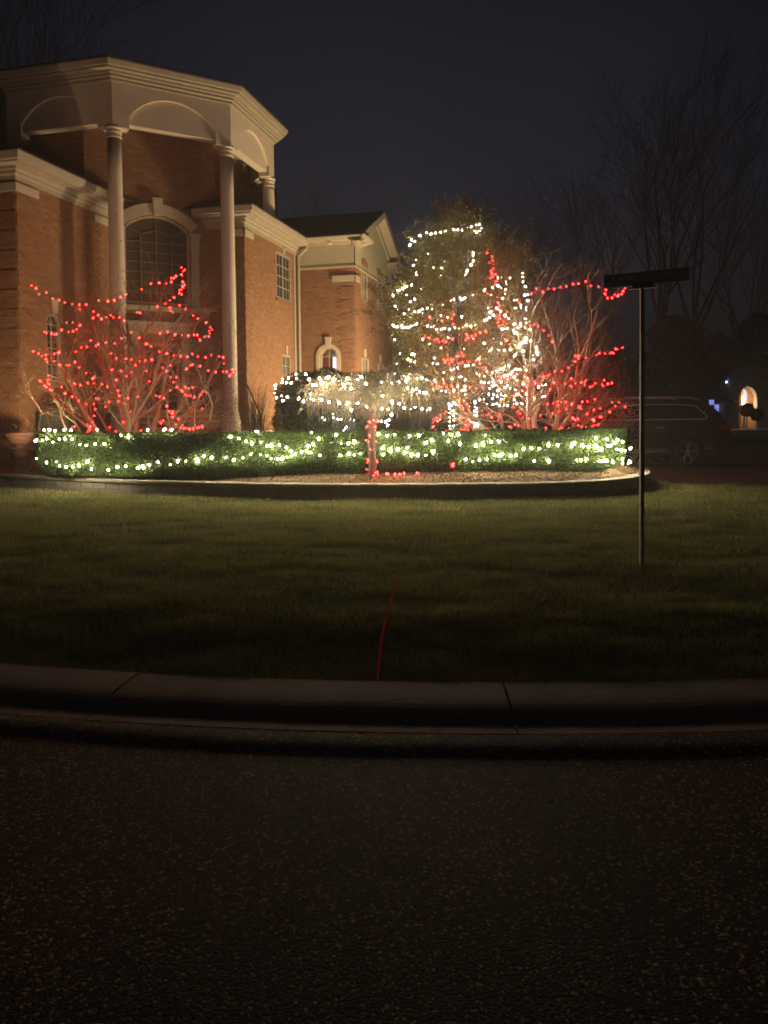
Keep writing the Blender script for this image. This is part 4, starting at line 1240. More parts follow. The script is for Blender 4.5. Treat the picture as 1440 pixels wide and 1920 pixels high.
def lf_r(p, g):
    p = p[p[:, 0] < 1.75]; c = p[(p[:, 2] < 2.1) & (p[:, 0] > 0.3)]
    k = g.integers(0, len(c), 2600); a = c[k] + g.normal(0, .09, (2600, 3))
    k = g.integers(0, len(p), 500); return np.vstack([a, p[k] + g.normal(0, .06, (500, 3))])
MR = (3.35, 16.0, 0.40)
maple(34, MR, st2, 'bare spreading maple lit red at the right end of the hedge', lf_r, 1.0, 1.72)

def oval_tree(name, seed, base, H, prof, nb, nleaf, leaf, label, bark, leafmat, trunk_r, z0=0.75, top_bare=0.0):
    """ascending branches on a central leader; prof = crown radius at relative heights"""
    g = np.random.default_rng(seed)
    t = thing(name, label, 'tree', base)
    lines, tips = [], []
    k = 12
    P = np.array([[0.04 * math.sin(j * 1.3), 0.04 * math.cos(j), H * 0.93 * j / k - 0.05] for j in range(k + 1)])
    lines.append((P, np.linspace(trunk_r, 0.008, k + 1)))
    pz, pr = [a for a, _ in prof], [b_ for _, b_ in prof]
    for j in range(nb):
        zf = (j + g.uniform(0, 1)) / nb
        z = z0 + (H * 0.90 - z0) * zf ** 1.05
        rad = np.interp(min(1, (z + 0.35 * (H - z) * .5) / H), pz, pr) * g.uniform(0.75, 1.05)
        az = j * 2.399 + g.uniform(-.5, .5); el = R(28) + R(42) * zf
        d = np.array([math.cos(az) * math.cos(el), math.sin(az) * math.cos(el), math.sin(el)])
        pp = np.array([np.interp(z, P[:, 2], P[:, 0]), np.interp(z, P[:, 2], P[:, 1]), z])
        bough(lines, tips, pp, d, min(max(0.3, rad / max(.3, math.cos(el)) * 0.88), 0.30 + 0.62 * (H - z)), 0.007 + 0.020 * (1 - zf), 1, g, 3, 0.55, (0, 6, 5), 0.05, 0.10, .3)
    big = [l for l in lines if l[1][0] > 0.012]; fine = [l for l in lines if l[1][0] <= 0.012]
    V, F = strip_tubes(big, 7); mesh('trunk', V, F, bark, t, sm=True)
    V, F = strip_tubes(fine, 3); mesh('twigs', V, F, bark, t, sm=True)
    pts = np.concatenate([l[0][1:] for l in fine])
    wgt = np.where(pts[:, 2] > H * (1 - top_bare), 0.25, 1.0) * (0.35 + 0.65 * (np.sin(pts[:, 0] * 4.1 + seed) * np.sin(pts[:, 1] * 3.7) * np.sin(pts[:, 2] * 3.3) > -0.15))
    wgt /= wgt.sum()
    Pl = pts[g.choice(len(pts), nleaf, p=wgt)] + g.normal(0, .035, (nleaf, 3))
    V, F, T = leaf_quads(Pl, leaf, 0.2, (0, 0, -1)); mesh('crown', V, F, leafmat, t, tone=T)
    return t
PEAR = (1.75, 17.5, 0.47)
oval_tree('pear_tree', 5, PEAR, 5.35, [(0, .9), (.12, 1.35), (.35, 1.7), (.55, 1.65), (.75, 1.3), (.9, .75), (1, .25)], 70, 60000, .056,
          'tall oval leafy tree hung with garlands of white and red lights', MAT['pear_bark'], MAT['pear_leaf'], .085, .75, .16)
PEAR2 = (2.55, 16.6, 0.47)
oval_tree('ornamental_tree', 9, PEAR2, 4.6, [(0, .5), (.15, .8), (.4, .95), (.65, .75), (.85, .5), (1, .2)], 34, 7000, .052,
          'slim half bare tree crowded with white lights right of the tall leafy tree', MAT['pear_bark'], MAT['pear_leaf'], .05, .7, .2)

# weeping tree in front of the hedge
WB = (-0.20, 12.72, 0.40)
weep = thing('weeping_tree', 'small weeping tree with umbrella crown and red lights wound on its trunk', 'tree', WB)
g = np.random.default_rng(17)
lines = []
P = np.array([[0, 0, -.05], [.01, 0, .3], [-.015, .01, .6], [.01, 0, .95], [.0, 0, 1.22]])
lines.append((P, [.075, .062, .058, .062, .07]))
fine = []
for j in range(26):
    az = j * 2.399; rad = g.uniform(.75, 1.42) * (1.0 if abs(math.cos(az)) > .4 else .85)
    topz = g.uniform(1.50, 1.80); pts = []
    for t_ in np.linspace(0, 1, 8):
        rr = rad * t_; z = 1.15 + (topz - 1.15) * math.sin(min(1, t_ * 1.35) * math.pi / 2) - (max(0, t_ - .62) / .38) ** 1.6 * .38
        pts.append([rr * math.cos(az) + g.normal(0, .025), rr * math.sin(az) + g.normal(0, .025), z + g.normal(0, .02)])
    P = np.array(pts); lines.append((P, np.linspace(.026, .006, 8)))
    for q in range(36):
        x = g.uniform(.22, 1) * 7; i0 = min(6, int(x)); pp = P[i0] + (P[i0 + 1] - P[i0]) * (x - i0)
        a2 = g.uniform(0, 2 * math.pi); reach = g.uniform(.12, .5); fall = g.uniform(.05, .48); hump = g.uniform(.0, .14)
        L_ = [pp]
        for t_ in (.25, .5, .75, 1.0):
            L_.append(pp + np.array([math.cos(a2) * reach * t_, math.sin(a2) * reach * t_, hump * math.sin(t_ * 3.14) - fall * t_ ** 2.2]) + g.normal(0, .018, 3))
        fine.append((np.array(L_), np.linspace(.0072, .003, 5)))
        for u_ in range(2):
            q0 = L_[g.integers(1, 4)]; a3 = g.uniform(0, 6.28); r3 = g.uniform(.05, .2)
            fine.append((np.array([q0, q0 + np.array([math.cos(a3) * r3 * .6, math.sin(a3) * r3 * .6, .01]), q0 + np.array([math.cos(a3) * r3, math.sin(a3) * r3, -g.uniform(.02, .16)])]), [.0042, .0034, .0026]))
V, F = strip_tubes(lines[:1], 8); mesh('trunk', V, F, MAT['weeping_trunk'], weep, sm=True)
V, F = strip_tubes(lines[1:], 6); mesh('limbs', V, F, MAT['weeping_bark'], weep, sm=True)
V, F = strip_tubes(fine, 3); mesh('crown', V, F, MAT['weeping_bark'], weep, sm=True)

def bush(name, label, base, rx, ry, rz, n, leaf, leafmat, cat='shrub', power=3.0, core=True, dense=0.06):
    t = thing(name, label, cat, base)
    g = np.random.default_rng(n)
    d = g.normal(size=(n, 3)); d /= np.linalg.norm(d, axis=1, keepdims=True)
    k = (np.abs(d) ** power).sum(1) ** (1 / power)
    lump = 1 + .05 * np.sin(d[:, 0] * 9 + 1) * np.sin(d[:, 2] * 8) + .04 * np.sin(d[:, 1] * 11 + d[:, 0] * 5)
    P = d / k[:, None] * (lump * (1 - np.abs(g.normal(0, dense, n))))[:, None] * np.array([rx, ry, rz])
    P[:, 2] += rz
    P = P[P[:, 2] > 0.02]
    V, F, T = leaf_quads(P, leaf); mesh('foliage', V, F, leafmat, t, tone=T)
    mb = MB(); mb.lathe([(0, .05), (.6, .08), (.86, .5), (.86, 1.3), (.62, 1.72), (0, 1.84)], 14)
    o = mb.build('branches', MAT['hedge_wood'], t); o.scale = (rx, ry, rz)
    return t
bush('evergreen_shrub', 'big rounded dark evergreen shrub behind the weeping tree', (-1.32, 17.3, .46), 1.12, .95, 1.0, 16000, .055, MAT['ever_leaf'])
bush('evergreen_shrub', 'small dark round shrub by the brick garage left of the lit tree trunks', (1.05, 18.4, .46), .30, .30, .28, 2600, .045, MAT['ever_leaf'])
# garden floodlights on the ground, hidden by the hedge, that wash the brick
def flood(loc, target, power, size, soft, label):
    t = thing('garden_floodlight', label, 'floodlight', loc)
    dr = (Vector(target) - Vector(loc)).normalized(); q = dr.to_track_quat('Z', 'Y').to_euler()
    m2 = MB(); m2.lathe([(0, -.10), (.05, -.10), (.085, -.02), (.085, .03), (.078, .03), (.072, -.005), (0, -.005)], 16); o = m2.build('housing', MAT['dark_metal'], t); o.location = (0, 0, .22); o.rotation_euler = q
    m2 = MB(); m2.bar((0, 0, -.15), (0, 0, .17), .012, 6); m2.build('stake', MAT['dark_metal'], t)
    l = bpy.data.lights.new('flood_lamp', 'SPOT'); l.energy = power; l.color = FLOOD_L; l.spot_size = R(size); l.spot_blend = 0.75; l.shadow_soft_size = soft
    o = bpy.data.objects.new('flood_lamp', l); C.objects.link(o); o.parent = t; o.location = Vector((0, 0, .22)) + dr * .06; o.rotation_euler = (-dr).to_track_quat('Z', 'Y').to_euler()
flood((1.9, 23.6, .47), (-3.4, 25.6, 4.6), FLOOD_P, 122, .6, 'small floodlight on the ground behind the lit trees washing the brick gable')
flood((-6.6, 15.55, .47), (-9.2, 17.9, 3.6), FLOOD_P * .13, 90, .15, 'small floodlight on the ground behind the left end of the hedge')
flood((1.35, 16.35, .47), (1.75, 17.5, 4.2), FLOOD_P * .12, 58, .1, 'small floodlight on the ground at the foot of the tall leafy tree')
# wispy dry shrub by the right wing
dry = thing('dry_shrub', 'leafless tan shrub against the right wing wall beside the porch column', 'shrub', (-3.25, 19.6, .46))
g = np.random.default_rng(3); fine = []
for j in range(170):
    a = g.uniform(0, 6.28); sp = g.uniform(.05, .5); hh = g.uniform(.7, 1.9)
    fine.append((np.array([[.1 * math.cos(a), .1 * math.sin(a), -.05], [sp * .5 * math.cos(a), sp * .5 * math.sin(a), hh * .55], [sp * math.cos(a) + g.normal(0, .06), sp * math.sin(a) + g.normal(0, .06), hh]]), [.007, .005, .002]))
V, F = strip_tubes(fine, 3); mesh('stem', V, F, MAT['weeping_bark'], dry)

# ------------------------------------------------------------------ strings of lights
mat('cord', (0.02, 0.03, 0.015), 0.6)
glow('bulb_white', WHITE_L, WHITE_P); glow('bulb_tree', TREE_L, TREE_P); glow('bulb_red', RED_L, RED_P)
def bulb_mesh(material, r):
    bm = bmesh.new(); bmesh.ops.create_icosphere(bm, subdivisions=1, radius=r)
    for v in bm.verts: v.co.z *= 1.35
    me = bpy.data.meshes.new('bulb'); bm.to_mesh(me); bm.free(); me.materials.append(material)
    me.polygons.foreach_set('use_smooth', [True] * len(me.polygons)); return me
BULB = {'w': bulb_mesh(MAT['bulb_white'], .0120), 't': bulb_mesh(MAT['bulb_tree'], .0085), 'r': bulb_mesh(MAT['bulb_red'], .0130)}
br = random.Random(99)
def light_string(label, kind, strands, depth, group, gap=17, jitter=0.0, extra=(), size=1.0):
    """strands = runs of bulbs as seen in the photograph; depth(px, py, u) gives the distance at which each hangs"""
    pts_all, runs = [], []
    for run in strands:
        u = br.uniform(.25, 1.0); q = []
        for k, (x, y) in enumerate(run):
            q.append(at(x, y, depth(x, y, u) + br.uniform(-jitter, jitter)))
            if k + 1 < len(run):
                x2, y2 = run[k + 1]; dist = math.hypot(x2 - x, y2 - y); m_ = int(dist // gap)
                if dist < 60:
                    for j in range(1, m_ + 1):
                        f_ = j / (m_ + 1)
                        q.append(at(x + (x2 - x) * f_ + br.uniform(-2, 2), y + (y2 - y) * f_ + br.uniform(-2, 2), depth(x, y, u) + br.uniform(-jitter, jitter)))
        runs.append(q); pts_all += q
    pts_all += [Vector(p) for p in extra]
    base = sum(pts_all, Vector()) / len(pts_all)
    t = thing('light_string', label, 'string lights', base, 0, group)
    for p in pts_all:
        share('bulb', BULB[kind], t, p - base, (br.uniform(-.7, .7), br.uniform(-.7, .7), 0), (size * br.uniform(.55, 1.25),) * 3)
    for q in runs:
        if len(q) > 1:
            P = []
            for a, b_ in zip(q[:-1], q[1:]):
                P += [a - base, (a + b_) / 2 - Vector((0, 0, .02)) - base]
            P.append(q[-1] - base)
            V, F = strip_tubes([(np.array(P), [.003] * len(P))], 3); mesh('cord', V, F, MAT['cord'], t)
    return t
def zs(run, s, ox, oy): return [(ox + x / s, oy + y / s) for x, y in run]
def ell(cx, hw, Y0, rad):
    return lambda x, y, u: Y0 - rad * math.sqrt(max(0.02, 1 - ((x - cx) / hw) ** 2)) * u
LG = 'strings of fairy lights on the plants'
# left maple
Z2 = lambda r_: zs(r_, 2.88, 0, 400)
left = [Z2(r_) for r_ in (
 [(170,390),(195,405),(210,437),(250,428),(285,460),(320,470),(350,482),(390,490),(428,493),(430,517),(465,492)],
 [(505,530),(530,550),(548,570),(503,565)], [(575,560),(598,550),(612,562),(645,562),(670,580)],
 [(533,470),(583,475),(617,470),(652,453),(680,438)],
 [(765,410),(815,380),(860,375),(897,378),(925,370),(925,350),(938,350),(950,340),(980,330),(990,312),(998,305),(980,292)],
 [(987,370),(995,387),(985,395),(970,415),(980,412),(990,402),(968,430),(980,437),(940,455),(918,470),(893,487),(850,503)], [(918,510),(918,525),(935,535)], [(740,535),(755,537)],
 [(240,640),(250,645),(278,650),(293,655),(305,652),(333,630),(360,590),(393,590),(433,603),(430,608),(415,625),(395,637),(370,640)],
 [(970,497),(1003,517),(1043,552),(1068,568),(1113,590),(1135,615),(1145,628),(1130,635),(1133,648),(1127,665),(1107,667),(1080,680),(1080,688),(1065,657),(1048,657),(1017,660),(983,657),(945,655),(905,640),(865,648)],
 [(180,745),(208,757),(225,770),(247,765),(247,788),(255,802),(292,800),(318,817),(325,820),(363,820),(375,820)], [(293,760),(315,755),(320,750)],
 [(216,905),(225,910),(240,930),(250,938),(260,918),(265,925),(262,875),(260,900),(270,952),(280,955)],
 [(333,937),(350,973),(390,990),(425,1013),(467,1030),(507,1030),(515,1057),(508,1093),(500,1127),(487,1152),(483,1168)], [(570,1045),(590,1018)],
 [(410,747),(438,725),(470,720),(490,687),(520,715),(530,708),(573,697),(620,702),(655,675),(708,643)],
 [(405,803),(428,833),(465,863),(500,893),(507,918),(550,922),(580,937)], [(645,985),(640,1015),(690,998),(743,990)], [(403,920),(435,927),(475,915)], [(705,1070),(735,1050)],
 [(752,672),(790,705),(815,718),(860,748),(900,757),(940,768),(975,772),(1012,775),(1038,760),(1068,773),(1110,778),(1140,765)],
 [(1183,773),(1205,778),(1208,810),(1255,843),(1273,843),(1262,858),(1247,870),(1240,878),(1225,855),(1205,855),(1165,857),(1125,850)], [(1080,825),(1040,817),(1007,840)],
 [(920,885),(938,912),(955,938),(922,955),(975,955),(985,962),(1000,980),(1010,985),(1028,985),(1030,995),(1050,990),(1050,997),(1075,990),(1083,977),(1093,965)], [(1018,945),(1000,940)],
 [(843,985),(862,990),(885,998),(900,1040),(915,1070),(930,1100),(963,1110),(950,1140),(985,1145),(985,1155),(975,1157),(993,1163),(1005,1160),(1020,1163),(1025,1168),(1043,1163),(1065,1158),(1075,1155),(1090,1150),(1095,1157)], [(870,1133),(880,1120)],
 [(600,757),(628,783),(680,785),(710,790),(755,800),(820,790)], [(732,820),(712,860),(683,880),(628,900)], [(880,835),(905,820),(920,820),(900,852)], [(402,1152),(390,1155)])]
light_string('red light string wound through the bare maple in front of the portico', 'r', left, ell(245, 215, 16.0, 1.5), LG, 22, .2, [(ML[0] + br.uniform(-1.4, 1.4), 16 + br.uniform(-.2, 1.0), br.uniform(.8, 2.6)) for k in range(36)])  # the extra bulbs inside the crown are added to redden the branches
# right maple
Z5 = lambda r_: zs(r_, 2.88, 940, 440)
right = [Z5(r_) for r_ in (
 [(163,318),(190,292),(225,308),(255,292),(285,293),(318,283),(387,268),(455,252),(483,277),(525,282)],
 [(565,298),(557,317),(562,322),(573,342),(598,342),(613,325),(628,332),(632,327),(650,320),(658,305),(668,290)],
 [(180,485),(200,495),(255,545),(275,578)],
 [(655,610),(627,618),(618,617),(605,640),(595,636),(585,640),(560,642),(530,640),(515,650),(458,665),(418,655),(400,655),(398,685),(418,668)],
 [(362,718),(327,738),(288,738),(225,770),(250,762),(220,765),(180,793),(140,775)],
 [(280,797),(285,800),(345,805),(378,820),(400,800),(430,800),(435,797),(450,800),(455,790)], [(490,818),(480,822),(545,810),(555,787),(575,805),(550,818)],
 [(250,915),(305,903),(380,915),(437,902),(465,900),(505,887)], [(598,905),(635,905),(585,957)], [(350,940),(277,965),(212,975),(147,993)],
 [(533,985),(500,998),(525,1025),(517,1028),(500,1030),(490,1035),(465,1050),(455,1040),(440,1050),(432,1038),(400,1057),(415,1030),(400,1000),(388,993)],
 [(360,1068),(365,1060),(325,1043),(310,1050),(280,1085),(240,1055),(240,1043),(205,1068),(170,1035),(115,1065),(90,1030),(52,1040)], [(540,985),(500,1005),(470,1052)])]
inner = [(MR[0] + br.uniform(-1.1, 1.5), 16 + br.uniform(-.9, .9), br.uniform(.75, 2.3)) for k in range(60)]  # bulbs added deep in the crown so its boughs catch red light
light_string('red light string on the maple at the right end of the hedge', 'r', right, ell(1050, 190, 16.0, 1.6), LG, 24, .15, inner)
# tall leafy tree
Z4 = lambda r_: zs(r_, 3.43, 660, 320)
pw = [Z4(r_) for r_ in (
 [(370,482),(375,473),(385,445),(405,455),(437,418),(480,398),(510,407),(537,402),(570,397),(600,390),(625,375),(655,378),(680,380),(708,383),(740,368),(767,362),(800,350),(818,345),(832,370),(818,390),(800,398),(787,388)],
 [(780,530),(780,545),(778,580),(742,640),(738,652),(730,668)], [(395,610),(410,658)], [(350,745),(338,750),(325,758),(305,770),(290,772),(270,775),(262,797),(265,805)],
 [(375,842),(277,873),(290,898),(293,927),(335,920),(372,915),(405,908),(430,905),(450,890),(455,893),(485,885),(515,890),(545,875),(580,862),(605,870),(635,835),(657,828),(695,820),(708,828),(725,818),(765,805),(790,805),(818,780),(848,772),(855,765),(905,755)],
 [(905,760),(937,740),(960,752),(985,765),(995,730),(1018,690),(1022,693),(962,685),(937,688)], [(572,675),(590,588)],
 [(265,993),(275,1005),(293,1005),(320,998),(325,1010),(340,1010),(360,1010),(380,1000),(405,992),(417,983)],
 [(485,998),(510,1005),(543,1020),(575,1020),(595,1015),(625,1020),(683,1015),(710,1005),(735,995),(765,1000),(790,995),(810,985),(850,965),(865,955),(885,945),(910,930),(890,910),(955,905)], [(615,945),(605,870)],
 [(385,1180),(400,1183)], [(362,1213),(378,1222),(403,1230)], [(510,1232),(520,1240),(548,1245),(560,1280)], [(640,1283),(655,1278),(680,1268),(730,1257),(745,1255),(780,1250)], [(455,1085),(500,1115)],
 [(430,1340),(460,1330),(480,1345),(530,1347)], [(590,1300),(600,1345),(650,1345),(650,1340)], [(645,1338),(700,1325),(690,1330),(730,1345)], [(680,1390),(727,1390),(730,1385)], [(520,1412),(575,1418),(605,1420),(655,1415),(775,1400),(783,1405)],
 [(625,1500),(640,1495),(655,1490),(665,1500),(640,1510),(625,1515)], [(725,1410),(728,1440)])]
low = [(628, 1530 + k * 28) for k in range(5)]; low2 = [(652, 1540 + k * 34) for k in range(4)]
low3 = [(790, 1495 + k * 25) for k in range(7)]; low4 = [(803, 1530 + k * 24) for k in range(5)]
pw += [Z4(low), Z4(low2), Z4(low3), Z4(low4), Z4([(795, 1635), (805, 1640), (815, 1650), (790, 1650)])]
back = []          # unseen bulbs added round the far side to light the house
for k in range(110):
    z = .9 + 3.9 * k / 110; a = R(10) + R(160) * ((k * .137) % 1); r_ = float(np.interp(z / 5.35, [0, .35, .55, .9], [1.2, 1.55, 1.5, .9]))
    back.append((PEAR[0] + r_ * math.cos(a), PEAR[1] + r_ * math.sin(a), PEAR[2] + z))
light_string('white light garlands draped round the tall oval leafy tree', 't', pw, ell(860, 160, 17.5, 1.6), LG, 20, .15, back)
pw2 = [Z4(r_) for r_ in (
 [(1095,660),(1100,685),(1100,715),(1115,745),(1110,800),(1130,800),(1130,835),(1120,880),(1120,895),(1115,955),(1120,980)],
 [(970,820),(985,828),(1000,830),(1045,833),(1060,835),(1085,870),(1085,880),(1050,885)], [(875,885),(935,890),(960,905),(985,930),(1000,935),(1010,950),(1040,985),(1045,990),(1070,1000),(1080,1000),(1090,990),(1085,985)],
 [(1065,1010),(1040,1030),(1045,1045),(1060,1045)], [(1000,1015),(985,1015),(970,1018),(965,1020)], [(1110,1010),(1145,1022),(1130,1075),(1115,1078),(1120,1085),(1105,1100),(1090,1110),(1080,1118),(1150,1095),(1165,1065)],
 [(1075,1130),(1095,1160),(1105,1162),(1050,1185),(1045,1192),(1020,1150)], [(980,1155),(945,1152),(940,1155),(915,1145),(895,1155),(885,1160),(850,1160),(825,1200),(815,1210)],
 [(1185,1140),(1190,1165),(1192,1185),(1168,1190),(1168,1215),(1165,1225),(1150,1245)], [(850,1110),(900,1140),(960,1110)],
 [(950,1280),(965,1275),(985,1260),(1008,1253),(1010,1258),(1050,1275),(1060,1280),(1080,1278),(1120,1283)], [(1020,1305),(1035,1290),(1000,1315),(980,1320),(1045,1330),(1060,1348)],
 [(800,1305),(820,1315),(850,1320),(900,1300),(930,1290)], [(830,1360),(850,1365),(880,1365),(905,1385),(915,1380),(945,1415),(935,1415),(985,1395),(1000,1385)], [(1100,1375),(1108,1370),(1130,1400),(1180,1400),(1200,1390),(1220,1380),(1245,1375)],
 [(1245,1440),(1240,1450),(1225,1455),(1210,1448),(1205,1455),(1165,1445),(1120,1440)], [(1040,1465),(1045,1475),(1065,1440),(1055,1442)], [(960,1470),(905,1465),(935,1452),(910,1440),(880,1440),(850,1470),(820,1475),(790,1485)],
 [(870,1500),(905,1505),(950,1510),(975,1510),(1000,1508),(1060,1500),(1085,1495),(1092,1500)], [(1010,1440),(985,1445),(960,1440)], [(885,1400),(960,1360),(905,1360)], [(1050,1410),(1020,1400)])]
light_string('white light string packed on the slim half bare tree', 't', pw2, ell(950, 120, 16.6, .85), LG, 20, .15)
prd = [Z4(r_) for r_ in (
 [(880,510),(870,530),(900,552),(905,580),(905,600),(885,590),(910,630),(895,645),(900,660),(920,665),(905,680),(890,690),(880,715),(925,715),(935,710),(920,735)],
 [(870,790),(935,815),(940,850),(950,870),(930,885),(1000,910),(990,925)], [(930,940),(945,950),(960,955),(975,970),(940,975),(985,940),(950,930),(970,990),(945,1000)], [(500,940),(503,945)], [(580,965),(640,955),(650,985),(655,925)],
 [(455,1080),(470,1065),(495,1075),(530,1090),(545,1085),(560,1100),(585,1095),(605,1100),(640,1080),(648,1085)], [(690,1055),(735,1050),(740,1060),(750,1075),(770,1065),(780,1080),(825,1040),(860,1035),(735,1085)],
 [(590,1215),(600,1225),(615,1215),(605,1240),(625,1240),(640,1225),(635,1215)], [(675,1195),(690,1190),(705,1175),(715,1190),(710,1230),(685,1240),(650,1215)], [(735,1225),(750,1230),(800,1220)], [(845,1260),(860,1270),(820,1240),(865,1290)],
 [(500,1350),(515,1375),(540,1360),(560,1390),(590,1370),(610,1395),(640,1380),(520,1400)], [(690,1490),(705,1510),(720,1480),(740,1500),(755,1520),(715,1540),(735,1560)],
 [(520,1620),(530,1600),(545,1590),(550,1610),(565,1600),(525,1645),(520,1650),(605,1550),(570,1570)], [(725,1590),(735,1610),(745,1600),(730,1635),(740,1650),(750,1630),(745,1670),(720,1665)],
 [(840,1570),(862,1572),(900,1587),(925,1560),(945,1580),(950,1565),(940,1600)], [(840,1640),(850,1655),(870,1660),(855,1670),(890,1690),(910,1690),(840,1680)], [(600,1675),(630,1660),(680,1680),(700,1665),(780,1665)],
 [(940,1325),(960,1330),(985,1320),(1000,1340)], [(1010,1645),(1070,1640),(1095,1590),(1100,1650)], [(985,1085),(990,1095),(1000,1090)], [(1075,850),(1080,860)], [(1125,1010),(1145,1000)], [(755,1395),(800,1400),(840,1395)], [(1095,1415),(1075,1440),(1110,1430)])]
light_string('red light string scattered through the leafy tree and slim tree crowns', 'r', prd, ell(890, 170, 17.0, 1.45), LG, 24, .15)
# weeping crown
Z6 = lambda r_: zs(r_, 3.13, 480, 660)
wp = [Z6(r_) for r_ in (
 [(115,195),(155,178),(155,160),(190,155),(180,180),(207,180),(240,155),(235,130),(292,130),(310,160)], [(333,195),(352,195),(390,187),(385,180),(412,152),(425,150),(460,162),(372,155)], [(510,190),(520,195),(535,157),(562,188),(560,215),(520,210)], [(597,160),(618,147),(645,187),(690,140),(738,178),(795,180),(843,175),(880,172),(883,160),(895,155),(945,155),(975,150)],
 [(120,268),(150,258),(158,285),(185,265),(250,272),(280,290),(335,282),(385,280),(430,293),(490,297),(535,308),(597,300)], [(693,252),(743,258),(795,290),(800,298),(840,303),(870,328),(933,323),(975,333),(1020,333)], [(738,333),(775,335),(795,370),(780,400),(735,407),(772,430),(760,410)], [(985,238),(1000,242),(960,235)], [(320,245),(650,322),(560,340)], [(890,215),(920,222),(940,218)])]
light_string('white light string on the umbrella crown of the weeping tree', 'w', wp, ell(672, 175, 12.72, 1.25), LG, 30, .10)
sp = [Z6(r_) for r_ in ([(390,385),(405,400),(450,365),(455,385),(480,380),(500,395),(530,440),(540,470),(545,478)], [(575,400),(590,470),(555,395),(480,395)], [(515,460),(525,448),(560,470)], [(112,215),(108,240),(110,195)])]
light_string('white light string low on the rounded evergreen shrub', 't', sp, lambda x, y, u: 16.3, LG, 30, .03)
tr = [Z6(r_) for r_ in ([(655,435),(650,440),(665,410),(668,412),(690,400),(715,402),(715,408),(700,440)], [(668,488),(670,498),(645,518),(660,527),(705,525)], [(670,570),(672,575)], [(655,630),(660,640),(655,648),(710,635),(712,645)], [(650,688)])]
light_string('red light string spiralling round the trunk of the weeping tree', 'r', tr, lambda x, y, u: 12.60, LG, 90, .01, (), .7)
gd = [Z6([(690, 725), (700, 710), (712, 705), (715, 715), (765, 713), (775, 716), (815, 718), (840, 718), (848, 718), (870, 712), (945, 710), (955, 714)])]
light_string('red light string lying on the mulch at the foot of the weeping tree', 'r', gd, lambda x, y, u: 12.60, LG, 60, .0)
gd2 = [Z6([(1150, 660), (1158, 668), (1150, 672), (1160, 655)])]
light_string('tiny cluster of red lights low in the hedge front right of the weeping trunk', 'r', gd2, lambda x, y, u: 12.86, LG, 60, .0)
# hedge
Z7 = lambda r_: zs(r_, 3, 0, 760)
hw = [Z7(r_) for r_ in (
 [(205,195),(200,200),(240,197),(262,188),(298,207),(335,190),(365,190),(405,190)], [(450,222),(485,225),(535,218),(587,218)], [(680,167),(722,172),(722,180)], [(250,140),(275,135),(280,140),(310,142),(360,140),(365,135),(400,140)], [(545,137)], [(830,140)], [(920,140),(928,135),(965,138)],
 [(205,300),(262,320),(318,318),(335,342),(372,347),(408,345),(442,335),(445,342),(490,318),(515,358)], [(610,365),(660,348),(707,342),(775,353),(803,343),(808,352),(840,335),(888,318)], [(957,333),(1000,315),(1045,315),(1108,303),(1112,312),(1148,285)], [(1190,295),(1270,295),(1315,308),(1367,295),(1410,275)], [(1297,178),(1343,187),(1385,203),(1415,215)])]
hw += [Z6(r_) for r_ in (
 [(10,468),(0,465)], [(30,528),(65,550),(88,545),(90,552),(178,560)], [(138,545)], [(205,583),(230,600),(270,585),(297,583),(320,590)], [(305,550),(335,542),(368,508),(370,516)], [(28,603),(65,608),(88,625),(128,628),(152,628),(180,617),(208,612)], [(325,470)], [(470,485)], [(500,535),(540,537),(578,525),(575,532)], [(545,597),(575,603),(613,597),(495,607)], [(375,607)],
 [(720,478),(718,485),(770,493),(772,488),(813,485)], [(745,560),(745,568),(790,568),(792,578),(790,585),(833,568),(835,573),(888,563)], [(748,600),(750,605),(873,590),(910,602),(912,608),(950,605),(995,605)], [(903,493),(955,490),(1000,530),(995,535),(1030,512),(1037,518)], [(1040,585),(1043,590)], [(1127,517),(1130,522)], [(1100,480),(1145,485),(1187,485)], [(1197,540)], [(1332,532),(1335,540)], [(1345,488)], [(1290,550)], [(1380,527),(1425,525)], [(1230,630),(1272,643),(1312,635),(1357,630),(1400,605),(1430,605)])]
hw += [Z5(r_) for r_ in (
 [(120,1155),(163,1155),(205,1155),(255,1130),(257,1138),(305,1135)], [(380,1143),(437,1136),(440,1142),(395,1125),(475,1145),(510,1140),(518,1145),(508,1136),(543,1158),(540,1162),(575,1140)], [(508,1095),(512,1100),(570,1103),(628,1110),(655,1118)], [(625,1160),(650,1165),(668,1168),(697,1155),(700,1150)], [(5,1185),(0,1190)], [(50,1195),(80,1190)], [(178,1222),(255,1216),(257,1224),(408,1218),(432,1218),(460,1213)], [(530,1222),(535,1225),(548,1222),(565,1222),(572,1222)], [(602,1222),(604,1230),(653,1213),(655,1235),(655,1222),(685,1235),(695,1228),(690,1222)], [(590,1140),(610,1125)])]
def hd_(x, y, u):
    Y = 13.0
    for _ in range(3): Y = hedge_front(at(x, y, Y).x) + (0.0 if y > 813 else 0.10)
    return Y - .015
back = []  # unseen rear bulbs, added to throw white light on the house
for k in range(6, len(HQ) - 6, 2):
    p = HQ[k] - hn[k] * (HW + .02); back.append((p[0], p[1], .82 + .22 * math.sin(k * .9)))
light_string('white light string zigzagging along the front of the low hedge', 'w', hw, hd_, LG, 70, .02, back)
